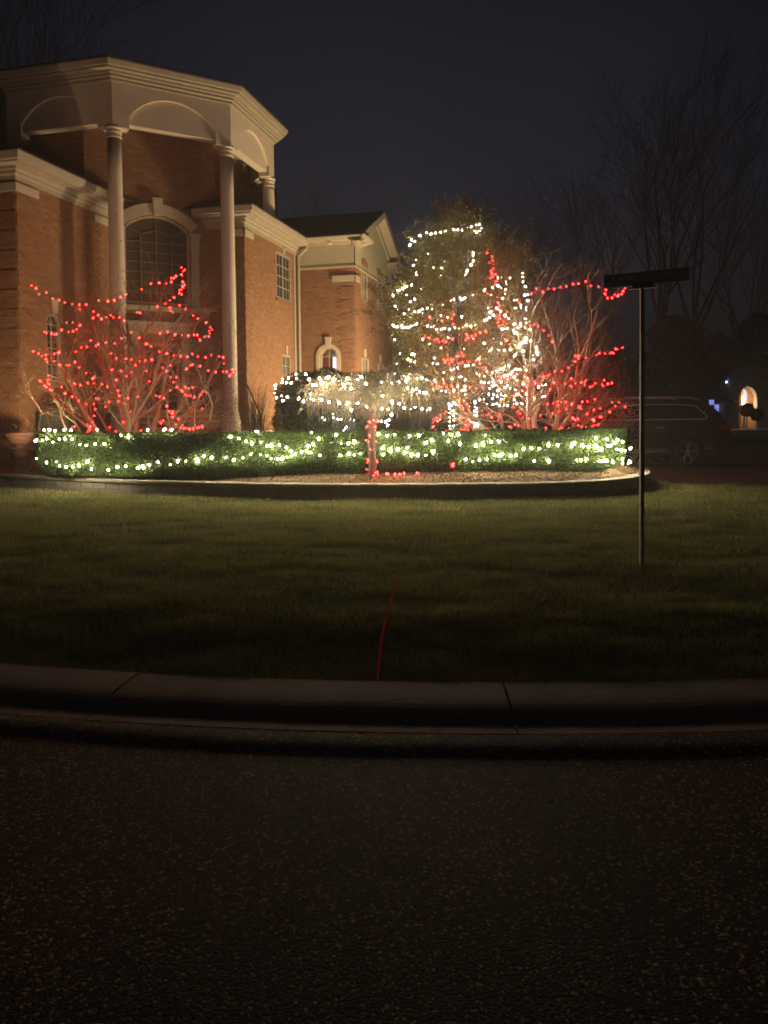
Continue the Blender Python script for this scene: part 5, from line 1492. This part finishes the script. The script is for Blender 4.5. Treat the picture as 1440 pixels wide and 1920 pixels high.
# ------------------------------------------------------------------ parked car (faces left, stands on the driveway)
mat('car_paint', (0.020, 0.019, 0.018), 0.25, coat=0.6)
mat('car_glass', (0.012, 0.013, 0.014), 0.05, spec=0.6)
mat('car_trim', (0.016, 0.015, 0.014), 0.6)
mat('chrome', (0.62, 0.58, 0.52), 0.45, metal=0.25)
mat('alloy', (0.50, 0.46, 0.41), 0.35, metal=0.9)
mat('rubber', (0.02, 0.019, 0.018), 0.8)
mat('red_lens', (0.30, 0.02, 0.015), 0.15)
CARX, CARY = 8.62, 19.0
cz = float(ground_z(7.5, 19.0)) + 0.012
car = thing('parked_car', 'large dark suv with chrome window line parked on the driveway', 'car', (CARX - 2.45, CARY + 0.98, cz))
def cx(u): return 2.45 - u            # u runs from the tail forwards
HWD = 0.98
RW, FW, RAD = 1.10, 4.02, 0.365
def arch_pts(c, z0, r=0.43, n=11):
    a0 = math.asin(min(1, max(-1, (z0 - .365) / r)))
    return [(c + r * math.cos(t), 0.365 + r * math.sin(t)) for t in np.linspace(a0, math.pi - a0, n)]
low = [(0.10, 0.36), (0.30, 0.30)]
body = [(0.02, 0.55), (0.12, 0.34), (RW - .44, 0.29)] + arch_pts(RW, .29)[::-1] + [(RW + .44, 0.27), (FW - .44, 0.27)] + arch_pts(FW, .27)[::-1] + \
       [(FW + .45, 0.30), (4.86, 0.36), (4.92, 0.62), (4.86, 0.92), (4.70, 1.02), (3.85, 1.12), (3.60, 1.145), (0.16, 1.145), (0.09, 1.05), (0.05, 0.92), (0.0, 0.78)]
mb = MB(); mb.extrude(body, lambda u, z, d: (cx(u), d, z), -HWD, HWD)
o = mb.build('body', MAT['car_paint'], car, bevel=0.05)
o.modifiers['soft'].segments = 4; o.modifiers['soft'].angle_limit = R(50)
gh = [(0.15, 1.13), (0.30, 1.40), (0.52, 1.60), (0.70, 1.655), (1.4, 1.69), (2.3, 1.69), (2.75, 1.65), (3.05, 1.55), (3.74, 1.13)]
def hw_(z): return 0.945 - max(0, z - 1.13) * 0.36
V, Fs = [], []
n = len(gh)
for s_ in (-1, 1):
    for u, z in gh: V.append((cx(u), s_ * hw_(z), z))
Fs = [tuple(range(n)), tuple(range(n, 2 * n))[::-1]] + [(k, k + 1, n + k + 1, n + k) for k in range(n - 1)]
o = mesh('cabin', V, Fs, MAT['car_paint'], car)
bm = bmesh.new(); bm.from_mesh(o.data); bmesh.ops.recalc_face_normals(bm, faces=bm.faces); bm.to_mesh(o.data); bm.free()
md = o.modifiers.new('soft', 'BEVEL'); md.width = 0.06; md.segments = 4; md.limit_method = 'ANGLE'; md.angle_limit = R(40)
# side glass with bright outline, pillars between the panes
dlo = [(0.66, 1.20), (0.60, 1.28), (0.86, 1.53), (1.3, 1.565), (2.3, 1.57), (2.75, 1.535), (3.0, 1.45), (3.42, 1.20)]
def gp(u, z, s_, e_): return (cx(u), s_ * (hw_(z) + e_), z)
def clip_top(u):
    us, zs_ = [p[0] for p in dlo[1:]], [p[1] for p in dlo[1:]]
    return float(np.interp(u, us, zs_))
for s_ in (-1, 1):
    for a, b_ in ((0.60, 1.50), (1.58, 2.48), (2.56, 3.42)):
        us = [u for u in np.linspace(a, b_, 9)]
        pts = [(max(u, 0.66) if u < .66 else u, 1.20) for u in (us[0], us[-1])] + [(u, max(1.202, clip_top(u))) for u in us[::-1]]
        m2 = MB(); m2.add([gp(u, z, s_, 0.006) for u, z in pts], [tuple(range(len(pts)))])
        m2.build('side_window', MAT['car_glass'], car)
    m2 = MB(); m2.tube([gp(u, z, s_, 0.012) for u, z in dlo + dlo[:1]], 0.013, 5); m2.build('window_trim', MAT['chrome'], car)
    m2 = MB(); m2.tube([(cx(0.75), s_ * .70, 1.69), (cx(0.95), s_ * .70, 1.745), (cx(2.5), s_ * .70, 1.755), (cx(2.9), s_ * .70, 1.66)], 0.020, 6); m2.build('roof_rail', MAT['chrome'], car)
    m2 = MB()
    for z in (0.395, 0.46): m2.tube([(cx(RW + .5), s_ * (HWD + .004), z), (cx(FW - .5), s_ * (HWD + .004), z)], 0.011, 5)
    m2.tube([(cx(.06), s_ * (HWD - .03), 0.50), (cx(RW - .45), s_ * (HWD + .002), 0.475)], 0.011, 5); m2.build('sill_trim', MAT['chrome'], car)
    for u in (1.62, 2.52, 3.5):      # door gaps
        m2 = MB(); m2.tube([(cx(u), s_ * (HWD + .001), 0.42), (cx(u - .03), s_ * (HWD + .001), 1.10)], 0.005, 4); m2.build('door_gap', MAT['rubber'], car)
    for u in (1.72, 2.62):
        m2 = MB(); m2.box(cx(u + .20), cx(u), s_ * (HWD + .02) - .018, s_ * (HWD + .02) + .018, 0.985, 1.015); m2.build('door_handle', MAT['chrome'], car, bevel=.008)
    m2 = MB(); m2.box(cx(3.42), cx(3.22), s_ * 1.06 - .09, s_ * 1.06 + .09, 1.15, 1.30); m2.build('wing_mirror', MAT['car_paint'], car, bevel=.04)
    m2 = MB(); m2.hexa([(cx(.30), s_ * .70, .96), (cx(-.005), s_ * .70, .96), (cx(-.005), s_ * .99, .96), (cx(.36), s_ * .992, .96), (cx(.27), s_ * .70, 1.06), (cx(.04), s_ * .70, 1.06), (cx(.04), s_ * .99, 1.06), (cx(.33), s_ * .992, 1.06)])
    m2.build('tail_light', MAT['red_lens'], car)
    m2 = MB(); m2.hexa([(cx(4.90), s_ * .60, .82), (cx(4.6), s_ * .985, .84), (cx(4.6), s_ * .90, .84), (cx(4.86), s_ * .55, .82), (cx(4.90), s_ * .60, .93), (cx(4.6), s_ * .985, .95), (cx(4.6), s_ * .90, .95), (cx(4.86), s_ * .55, .93)])
    m2.build('headlight', MAT['car_glass'], car)
m2 = MB(); m2.add([(cx(.155), -.80, 1.17), (cx(.155), .80, 1.17), (cx(.49), .68, 1.585), (cx(.49), -.68, 1.585)], [(0, 1, 2, 3)])
for q in range(4): m2.v[q] = (m2.v[q][0] + .012, m2.v[q][1], m2.v[q][2] + .006)
m2.build('rear_window', MAT['car_glass'], car)
m2 = MB(); m2.add([(cx(3.69), -.80, 1.17), (cx(3.69), .80, 1.17), (cx(3.08), .68, 1.55), (cx(3.08), -.68, 1.55)], [(0, 1, 2, 3)])
for q in range(4): m2.v[q] = (m2.v[q][0] - .012, m2.v[q][1], m2.v[q][2] + .008)
m2.build('windscreen', MAT['car_glass'], car)
for u in (RW, FW):
    for s_ in (-1, 1):
        ty = MB(); yc = s_ * .86
        ty.lathe([(.262, -.11), (.33, -.125), (.36, -.105), (.366, -.06), (.366, .06), (.36, .105), (.33, .125), (.262, .11), (.262, -.11)], 32, (cx(u), yc, .366), 'y')
        w_ = ty.build('wheel', MAT['rubber'], car, sm=True)
        rm = MB(); rm.lathe([(.272, -.10), (.272, .10), (.25, .10), (.25, -.10), (.272, -.10)], 32, (cx(u), yc, .366), 'y')
        yo = yc + s_ * .095
        for k in range(5):
            t = 2 * math.pi * k / 5 + .3
            c0 = (cx(u) + .05 * math.cos(t), yo, .366 + .05 * math.sin(t)); c1 = (cx(u) + .145 * math.cos(t), yo, .366 + .145 * math.sin(t))
            rm.bar(c0, c1, .022, 6, .017)
            for e_ in (-.30, .30):
                rm.bar(c1, (cx(u) + .258 * math.cos(t + e_), yo, .366 + .258 * math.sin(t + e_)), .016, 6, .013)
        rm.lathe([(0, -.012), (.05, -.012), (.05, .012), (0, .012)], 16, (cx(u), yo, .366), 'y')
        rm.build('rim', MAT['alloy'], w_)
        dk = MB(); dk.lathe([(0, -.01), (.26, -.01), (.26, .01), (0, .01)], 24, (cx(u), yc - s_ * .0, .366), 'y'); dk.build('brake', MAT['car_trim'], w_)
for u in (RW, FW):
    m2 = MB(); m2.box(cx(u + .42), cx(u - .42), -.74, .74, .30, .80); m2.build('wheel_well', MAT['car_trim'], car)
m2 = MB(); m2.box(cx(4.0), cx(1.1), -.8, .8, .22, .30); m2.build('underbody', MAT['car_trim'], car)

# ------------------------------------------------------------------ street sign
mat('sign_back', (0.58, 0.55, 0.52), 0.6, (0.52, 0.49, 0.47), 6)
mat('sign_mark', (0.8, 0.77, 0.73), 0.6)
mat('post_metal', (0.42, 0.36, 0.30), 0.6, (0.30, 0.26, 0.22), 14, 0.2, 60, metal=0.1)
sp = at(1203.5, 1074, 6.66)
sign = thing('street_sign', 'dark street name sign blade on a thin metal post in the lawn', 'street sign', (sp.x, sp.y, 0.13))
ph = at(1203, 541, 6.66).z - 0.13
m2 = MB(); c_ = [(-.017, -.012), (-.017, .016), (-.012, .016), (-.009, -.006), (.009, -.006), (.012, .016), (.017, .016), (.017, -.012)]
m2.extrude(c_, lambda u, v, d: (u, v, d), -.05, ph); m2.build('post', MAT['post_metal'], sign)
yaw = R(-33)
def sg_(u, v, z): return (u * math.cos(yaw) - v * math.sin(yaw), u * math.sin(yaw) + v * math.cos(yaw), z)
m2 = MB(); L0_, L1_ = -.33, .385; zb, zt = ph + .03, ph + .145
m2.hexa([sg_(L0_, -.006, zb), sg_(L1_, -.006, zb), sg_(L1_, .006, zb), sg_(L0_, .006, zb), sg_(L0_, -.006, zt), sg_(L1_, -.006, zt), sg_(L1_, .006, zt), sg_(L0_, .006, zt)])
blade = m2.build('blade', MAT['sign_back'], sign, bevel=.003)
m2 = MB()
for a, b_ in ((-.26, -.235), (-.20, -.06), (.14, .16), (.235, .255)): m2.hexa([sg_(a, -.010, zb + .05), sg_(b_, -.010, zb + .05), sg_(b_, -.0065, zb + .05), sg_(a, -.0065, zb + .05), sg_(a, -.010, zb + .092), sg_(b_, -.010, zb + .092), sg_(b_, -.0065, zb + .092), sg_(a, -.0065, zb + .092)])
for z in (.05, .077): m2.hexa([sg_(.166, -.010, zb + z), sg_(.234, -.010, zb + z), sg_(.234, -.0065, zb + z), sg_(.166, -.0065, zb + z), sg_(.166, -.010, zb + z + .015), sg_(.234, -.010, zb + z + .015), sg_(.234, -.0065, zb + z + .015), sg_(.166, -.0065, zb + z + .015)])
m2.build('marking', MAT['sign_mark'], blade)
m2 = MB()
m2.hexa([sg_(-.10, -.012, ph), sg_(.12, -.012, ph), sg_(.12, .012, ph), sg_(-.10, .012, ph), sg_(-.10, -.012, ph + .014), sg_(.12, -.012, ph + .014), sg_(.12, .012, ph + .014), sg_(-.10, .012, ph + .014)])
m2.hexa([sg_(-.08, -.014, ph + .0145), sg_(.10, -.014, ph + .0145), sg_(.10, -.0065, ph + .0145), sg_(-.08, -.0065, ph + .0145), sg_(-.08, -.014, ph + .05), sg_(.10, -.014, ph + .05), sg_(.10, -.0065, ph + .05), sg_(-.08, -.0065, ph + .05)])
m2.build('bracket', MAT['galvanized'], sign)

# ------------------------------------------------------------------ red marker rod in the lawn
mat('red_rod', (0.95, 0.16, 0.10), 0.5, transl=0.5)
p0 = at(708, 1276, 4.02); p1 = at(743, 1095, 4.42)
rod = MB(); q = []
for t in np.linspace(0, 1, 10):
    c = p0.lerp(p1, t); c.x += -0.022 * math.sin(math.pi * t); q.append(c)
b0 = Vector((p0.x, p0.y, .12)); rod.tube([v - b0 for v in q], .0058, 6)
o = rod.build('marker_rod', MAT['red_rod']); o.location = b0
o['label'] = 'thin red bendy marker rod leaning over the grass behind the kerb'; o['category'] = 'marker'

# ------------------------------------------------------------------ urn and covered thing by the left wing
mat('terracotta', (0.15, 0.07, 0.045), 0.8, (0.10, 0.05, 0.035), 8, 0.2, 30)
up_ = at(36, 852, 16.9)
u_ = thing('garden_urn', 'brown footed garden urn standing before the left brick wing', 'urn', (up_.x, up_.y, up_.z))
m2 = MB(); m2.lathe([(0, .20), (.10, .20), (.22, .26), (.28, .36), (.30, .44), (.33, .45), (.33, .48), (.29, .48), (.26, .40), (0, .36)], 22); m2.build('bowl', MAT['terracotta'], u_, sm=True)
m2 = MB(); m2.lathe([(0, -.1), (.17, -.1), (.17, .04), (.11, .07), (.08, .13), (.11, .199), (0, .199)], 20); m2.build('foot', MAT['terracotta'], u_, sm=True)
mat('green_cover', (0.060, 0.070, 0.050), 0.5, (0.04, 0.048, 0.036), 3, 0.3, 12)
cp_ = at(102, 850, 17.9)
cv = thing('furniture_cover', 'dark green fitted cover with rounded top beside the left brick wing', 'cover', (cp_.x, cp_.y + .3, .47))
V, Fs = [], []
prof = [(0, .42), (.35, .44), (.75, .44), (1.05, .42), (1.22, .38), (1.30, .30), (1.33, .12), (1.335, 0)]
n = 28
for z, r_ in prof:
    for k in range(n):
        t = 2 * math.pi * k / n; c, s_ = math.cos(t), math.sin(t); q = (abs(c) ** 4 + abs(s_) ** 4) ** .25
        f_ = 1 + .025 * math.sin(t * 9) * (1 - z / 1.4)
        V.append((r_ * c / q * f_ * 1.0, r_ * s_ / q * f_ * .8, z))
for j in range(len(prof) - 1):
    for k in range(n): Fs.append((j * n + k, j * n + (k + 1) % n, (j + 1) * n + (k + 1) % n, (j + 1) * n + k))
mesh('cover_cloth', V, Fs, MAT['green_cover'], cv, sm=True)
m2 = MB(); m2.tube([(-.34, -.36, .02), (-.33, -.36, .75), (-.26, -.345, 1.08), (-.05, -.33, 1.25)], .016, 6); m2.build('piping', MAT['green_cover'], cv)

# planter beside the door
pp = at(392, 765, 21.6)
pl = thing('planter', 'dark rounded planter at the top of the porch steps', 'planter', (pp.x, pp.y, pp.z))
m2 = MB(); m2.lathe([(0, 0), (.17, 0), (.25, .12), (.28, .30), (.25, .42), (.27, .45), (.22, .45), (0, .40)], 20); m2.build('pot', MAT['dark_metal'], pl, sm=True)
P = np.random.default_rng(2).normal(0, .11, (700, 3)) + np.array([0, 0, .58]); V, F, T = leaf_quads(P, .06); mesh('foliage', V, F, MAT['ever_leaf'], pl, tone=T)

# ------------------------------------------------------------------ house down the street
mat('far_brick', (0.22, 0.20, 0.18), 0.9, (0.15, 0.135, 0.12), 3, 0.3, 20)
mat('porch_plaster', (0.50, 0.34, 0.22), 0.9, (0.40, 0.26, 0.17), 3)
glow('porch_lamp', (1.0, 0.62, 0.34), 700.0); glow('blue_lamp', (0.35, 0.5, 1.0), 30.0); glow('pillar_fill_lamp', (0.75, 0.82, 1.0), 900.0); glow('blue_window', (0.30, 0.36, 1.0), 1.1); glow('pale_window', (0.62, 0.70, 1.0), 0.9)
FY = 56.0
fp = at(1402, 806, FY)
fh = thing('far_house', 'distant dark house with a lit arched entrance across the street', 'house', (fp.x, FY, 0.0))
ac, ah, zsps, rise = 0.0, 0.66, 2.05, .95          # the arch
m2 = MB()
m2.box(-1.45, -ah, 0, .5, -.2, 4.0)
m2.box(ah, 1.5, 0, .5, -.2, 4.0)
th = np.linspace(0, math.pi, 17)
for a, b_ in zip(th[:-1], th[1:]):
    x0, x1 = ah * math.cos(a), ah * math.cos(b_); z0, z1 = zsps + rise * math.sin(a), zsps + rise * math.sin(b_)
    m2.hexa([(x1, 0, z1), (x0, 0, z0), (x0, .5, z0), (x1, .5, z1), (x1, 0, 4.0), (x0, 0, 4.0), (x0, .5, 4.0), (x1, .5, 4.0)])
m2.box(1.5, 9.0, .25, .7, -.2, 3.3); m2.box(-5.2, -1.45, 1.4, 1.9, -.2, 2.5)
m2.box(1.35, 1.75, -.35, -.02, -.2, 2.0)
m2.build('wall', MAT['far_brick'], fh)
m2 = MB(); m2.box(-1.4, 1.45, 1.45, 1.6, -.2, 3.9); m2.box(-1.44, -1.3, .51, 1.44, -.2, 3.9); m2.box(1.33, 1.46, .51, 1.44, -.2, 3.9); m2.box(-.1, .02, .8, 1.44, -.1, 3.4)
m2.build('porch_wall', MAT['porch_plaster'], fh)
m2 = MB(); m2.box(-.65, .66, 1.25, 1.44, 1.78, 1.92); m2.box(-1.42, -ah - .02, -.14, -.01, 1.80, 1.98); m2.build('ledge', MAT['stone_trim'], fh)
m2 = MB(); m2.extrude([(.18, 1.95), (.58, 1.95), (.58, 2.55)] + [(.18 + .4 * math.cos(t), 2.55 + .35 * math.sin(t)) for t in np.linspace(0, math.pi / 2, 6)][1:-1] + [(.18, 2.9)], lambda u, v, d: (u, d, v), 1.40, 1.44); m2.build('window', MAT['pale_window'], fh)
m2 = MB(); m2.box(-.55, .45, 1.36, 1.44, 0, 1.7); m2.build('door', MAT['door_wood'], fh)
m2 = MB(); m2.lathe([(0, 0), (.06, .02), (.07, .12), (0, .16)], 8, (-.05, .45, 1.72)); m2.build('porch_lamp', MAT['porch_lamp'], fh)
m2 = MB(); m2.lathe([(0, 0), (.05, .02), (.05, .08), (0, .11)], 8, (-1.62, -.1, 3.30)); m2.build('eave_lamp', MAT['blue_lamp'], fh)
m2 = MB(); m2.lathe([(0, 0), (.03, .01), (.03, .05), (0, .07)], 8, (2.0, -.75, .25)); m2.build('pillar_fill_lamp', MAT['pillar_fill_lamp'], fh)  # lamp added to brighten the stone pillar, no fixture known there
for x, z, w_, h_ in ((-1.95 - .1, 1.9, .16, .36), (-1.62 - .08, 1.45, .18, .55)):
    m2 = MB(); m2.box(x - w_, x + w_, 1.36, 1.39, z - h_ / 2, z + h_ / 2)
    o = m2.build('window', MAT['blue_window'], fh)
    m3 = MB(); m3.box(x - .014, x + .014, 1.33, 1.355, z - h_ / 2, z + h_ / 2); m3.box(x - w_, x + w_, 1.334, 1.352, z - .012, z + .012); m3.build('glazing_bar', MAT['far_brick'], o)
m2 = MB()
m2.hexa([(-1.8, -.4, 3.65), (0, -.4, 5.0), (0, 8, 5.0), (-1.8, 8, 3.65), (-1.8, -.4, 3.75), (0, -.4, 5.12), (0, 8, 5.12), (-1.8, 8, 3.75)])
m2.hexa([(0, -.4, 5.0), (1.8, -.4, 3.65), (1.8, 8, 3.65), (0, 8, 5.0), (0, -.4, 5.12), (1.8, -.4, 3.75), (1.8, 8, 3.75), (0, 8, 5.12)])
m2.hexa([(1.2, -.1, 3.30), (9.4, -.1, 3.30), (9.4, 5, 5.6), (1.2, 5, 5.6), (1.2, -.1, 3.38), (9.4, -.1, 3.38), (9.4, 5, 5.68), (1.2, 5, 5.68)])
m2.hexa([(-5.4, .9, 2.2), (-1.2, .9, 2.2), (-1.2, 5, 4.4), (-5.4, 5, 4.4), (-5.4, .9, 2.28), (-1.2, .9, 2.28), (-1.2, 5, 4.48), (-5.4, 5, 4.48)])
m2.hexa([(-2.6, -.3, 2.55), (-1.1, -.3, 1.75), (-1.1, 1.0, 1.75), (-2.6, 1.0, 2.55), (-2.6, -.3, 2.67), (-1.1, -.3, 1.87), (-1.1, 1.0, 1.87), (-2.6, 1.0, 2.67)])
m2.build('roof', MAT['shingle'], fh)
m2 = MB(); m2.add([(-1.5, .02, 3.9), (1.5, .02, 3.9), (0, .02, 5.0), (-1.5, .45, 3.9), (1.5, .45, 3.9), (0, .45, 5.0)], [(0, 1, 2), (3, 5, 4), (0, 3, 4, 1), (1, 4, 5, 2), (2, 5, 3, 0)]); m2.build('gable', MAT['far_brick'], fh)
m2 = MB(); m2.box(1.2, 9.4, -.17, -.105, 3.22, 3.36); m2.build('gutter_board', MAT['stone_trim'], fh)
# round clipped trees before the entrance
def ball_tree(base, r, zc, label, group=None, leafmat='far_leaf', n=2600, leaf=.09, trunk=.05):
    t = thing('round_tree', label, 'tree', base, 0, group)
    g = np.random.default_rng(int(abs(base[0]) * 100)); d = g.normal(size=(n, 3)); d /= np.linalg.norm(d, axis=1, keepdims=True)
    P = d * r * (1 - np.abs(g.normal(0, .22, n)))[:, None] * (1 + .12 * np.sin(d[:, 0] * 7) * np.sin(d[:, 2] * 6))[:, None] + np.array([0, 0, zc])
    V, F, T = leaf_quads(P, leaf); mesh('crown', V, F, MAT[leafmat], t, tone=T)
    m2 = MB(); m2.bar((0, 0, -.1), (0.02, 0, zc), trunk, 6, trunk * .5); m2.build('trunk', MAT['dark_bark'], t)
    return t
bt1, bt2 = at(1400, 800, FY - 2.2), at(1419, 800, FY - 1.6)
ball_tree((bt1.x, FY - 2.2, -.02), .50, 1.35, 'small round dark tree in front of the lit arched entrance')
ball_tree((bt2.x, FY - 1.6, -.02), .45, 1.00, 'dark ragged shrub right of the lit arched entrance')

# ------------------------------------------------------------------ trees against the night sky
def tall_tree(seed, H, r, nst=5):
    g = np.random.default_rng(seed); lines, tips = [], []
    p = np.array([0, 0, -.2]); P = [p]; d = np.array([0, 0, 1.0])
    for k in range(5):
        d = nv(d + g.normal(0, .05, 3)); p = p + d * H * .075; P.append(p)
    lines.append((np.array(P), np.linspace(r, r * .8, 6)))
    for k in range(nst):
        az = 2 * math.pi * k / nst + g.uniform(-.4, .4); el = R(g.uniform(62, 82))
        dd = np.array([math.cos(az) * math.cos(el), math.sin(az) * math.cos(el), math.sin(el)])
        bough(lines, tips, P[-1] - np.array([0, 0, g.uniform(0, H * .12)]), dd, H * g.uniform(.5, .64), r * g.uniform(.45, .65), 0, g, 3, .50, (7, 6, 4), .06, .10, .2)
    return lines
def tall_mesh(seed, H, r):
    ls = tall_tree(seed, H, r)
    ls = [(P, np.maximum(rr, .009)) for P, rr in ls]
    a = strip_tubes([l for l in ls if l[1][0] > .09], 6); b_ = strip_tubes([l for l in ls if l[1][0] <= .09], 3)
    return a, b_
kinds = [tall_mesh(101, 17, .24), tall_mesh(202, 18, .22), tall_mesh(303, 15, .20)]
proto = {}
BT = [(1218, 70, 0, 1.55, 0.3, 'tall bare dark tree rising right behind the street sign'), (1300, 74, 1, 1.55, 1.9, 'tall bare forked tree between the street sign and the right picture edge'),
      (1120, 80, 2, 1.45, 4.0, 'faint bare tree behind the red lit maple at the hedge end'), (1400, 88, 0, 1.3, 2.2, 'faint bare tree above the distant house with the lit arch'),
      (620, 80, 2, 1.25, .4, 'faint bare tree showing above the gabled roof'), (985, 90, 1, 1.15, 5.0, 'faint bare tree between the leafy tree and the red lit maple'),
      (60, 72, 1, 2.2, 3.3, 'bare tree faint in the sky above the left wing roof')]
for px, Y, kd, sc, rz, lab in BT:
    b = at(px, 770, Y)
    t = thing('bare_tree', lab, 'tree', (b.x, Y, -.05), rz, 'bare trees against the night sky'); t.scale = (sc, sc, sc)
    if kd not in proto:
        (Va, Fa), (Vb, Fb) = kinds[kd]
        o1 = mesh('trunk', Va, Fa, MAT['dark_bark'], t); o2 = mesh('crown', Vb, Fb, MAT['dark_bark'], t); proto[kd] = (o1.data, o2.data)
    else:
        share('trunk', proto[kd][0], t, (0, 0, 0)); share('crown', proto[kd][1], t, (0, 0, 0))
def dense_tree(base, H, r, seed, label):
    g = np.random.default_rng(seed); t = thing('dense_tree', label, 'tree', base, 0, 'dense dark trees beyond the driveway')
    n = 9000; z = g.uniform(.05, 1, n) ** .8; rr = r * (1 - z ** 2.2) ** .5 * np.sqrt(g.uniform(.35, 1, n)) * (1 + .25 * np.sin(z * 17 + seed)); a = g.uniform(0, 6.283, n)
    rr = rr * (1 + .25 * np.sin(a * 3 + z * 5 + seed))
    V, F, T = leaf_quads(np.column_stack([rr * np.cos(a), rr * np.sin(a), z * H]), .30); mesh('crown', V, F, MAT['far_leaf'], t, tone=T)
    m2 = MB(); m2.bar((0, 0, -.2), (0, 0, H * .8), .16, 6, .04); m2.build('trunk', MAT['dark_bark'], t)
for px, Y, H, r, lab in ((1262, 46, 7.0, 2.3, 'dense dark tree behind the tail of the parked car'), (1425, 66, 9.5, 3.4, 'dense dark tree standing behind the distant lit house'), (1215, 48, 5.0, 2.6, 'low dense dark tree behind the sign post and car roof'),
                         (1345, 72, 8.5, 2.6, 'dense dark tree behind the left end of the distant house'), (1130, 50, 5.2, 2.8, 'low dense dark tree seen through the red lit maple')):
    b = at(px, 770, Y); dense_tree((b.x, Y, -.05), H, r, int(px), lab)
# ------------------------------------------------------------------ haze volume added to imitate the lens veil round the lamps
hz = MB(); hz.box(-330, 330, -230, 720, -1.3, 48)
hm_ = bpy.data.materials.new('veil_haze'); hm_.use_nodes = True
HN = hm_.node_tree.nodes; HN.clear()
ho = HN.new('ShaderNodeOutputMaterial'); hv = HN.new('ShaderNodeVolumePrincipled')
hv.inputs['Color'].default_value = (0.95, 0.95, 0.95, 1); hv.inputs['Density'].default_value = HAZE; hv.inputs['Anisotropy'].default_value = 0.35
hm_.node_tree.links.new(hv.outputs[0], ho.inputs['Volume'])
hz.build('haze', hm_, None, 'stuff')
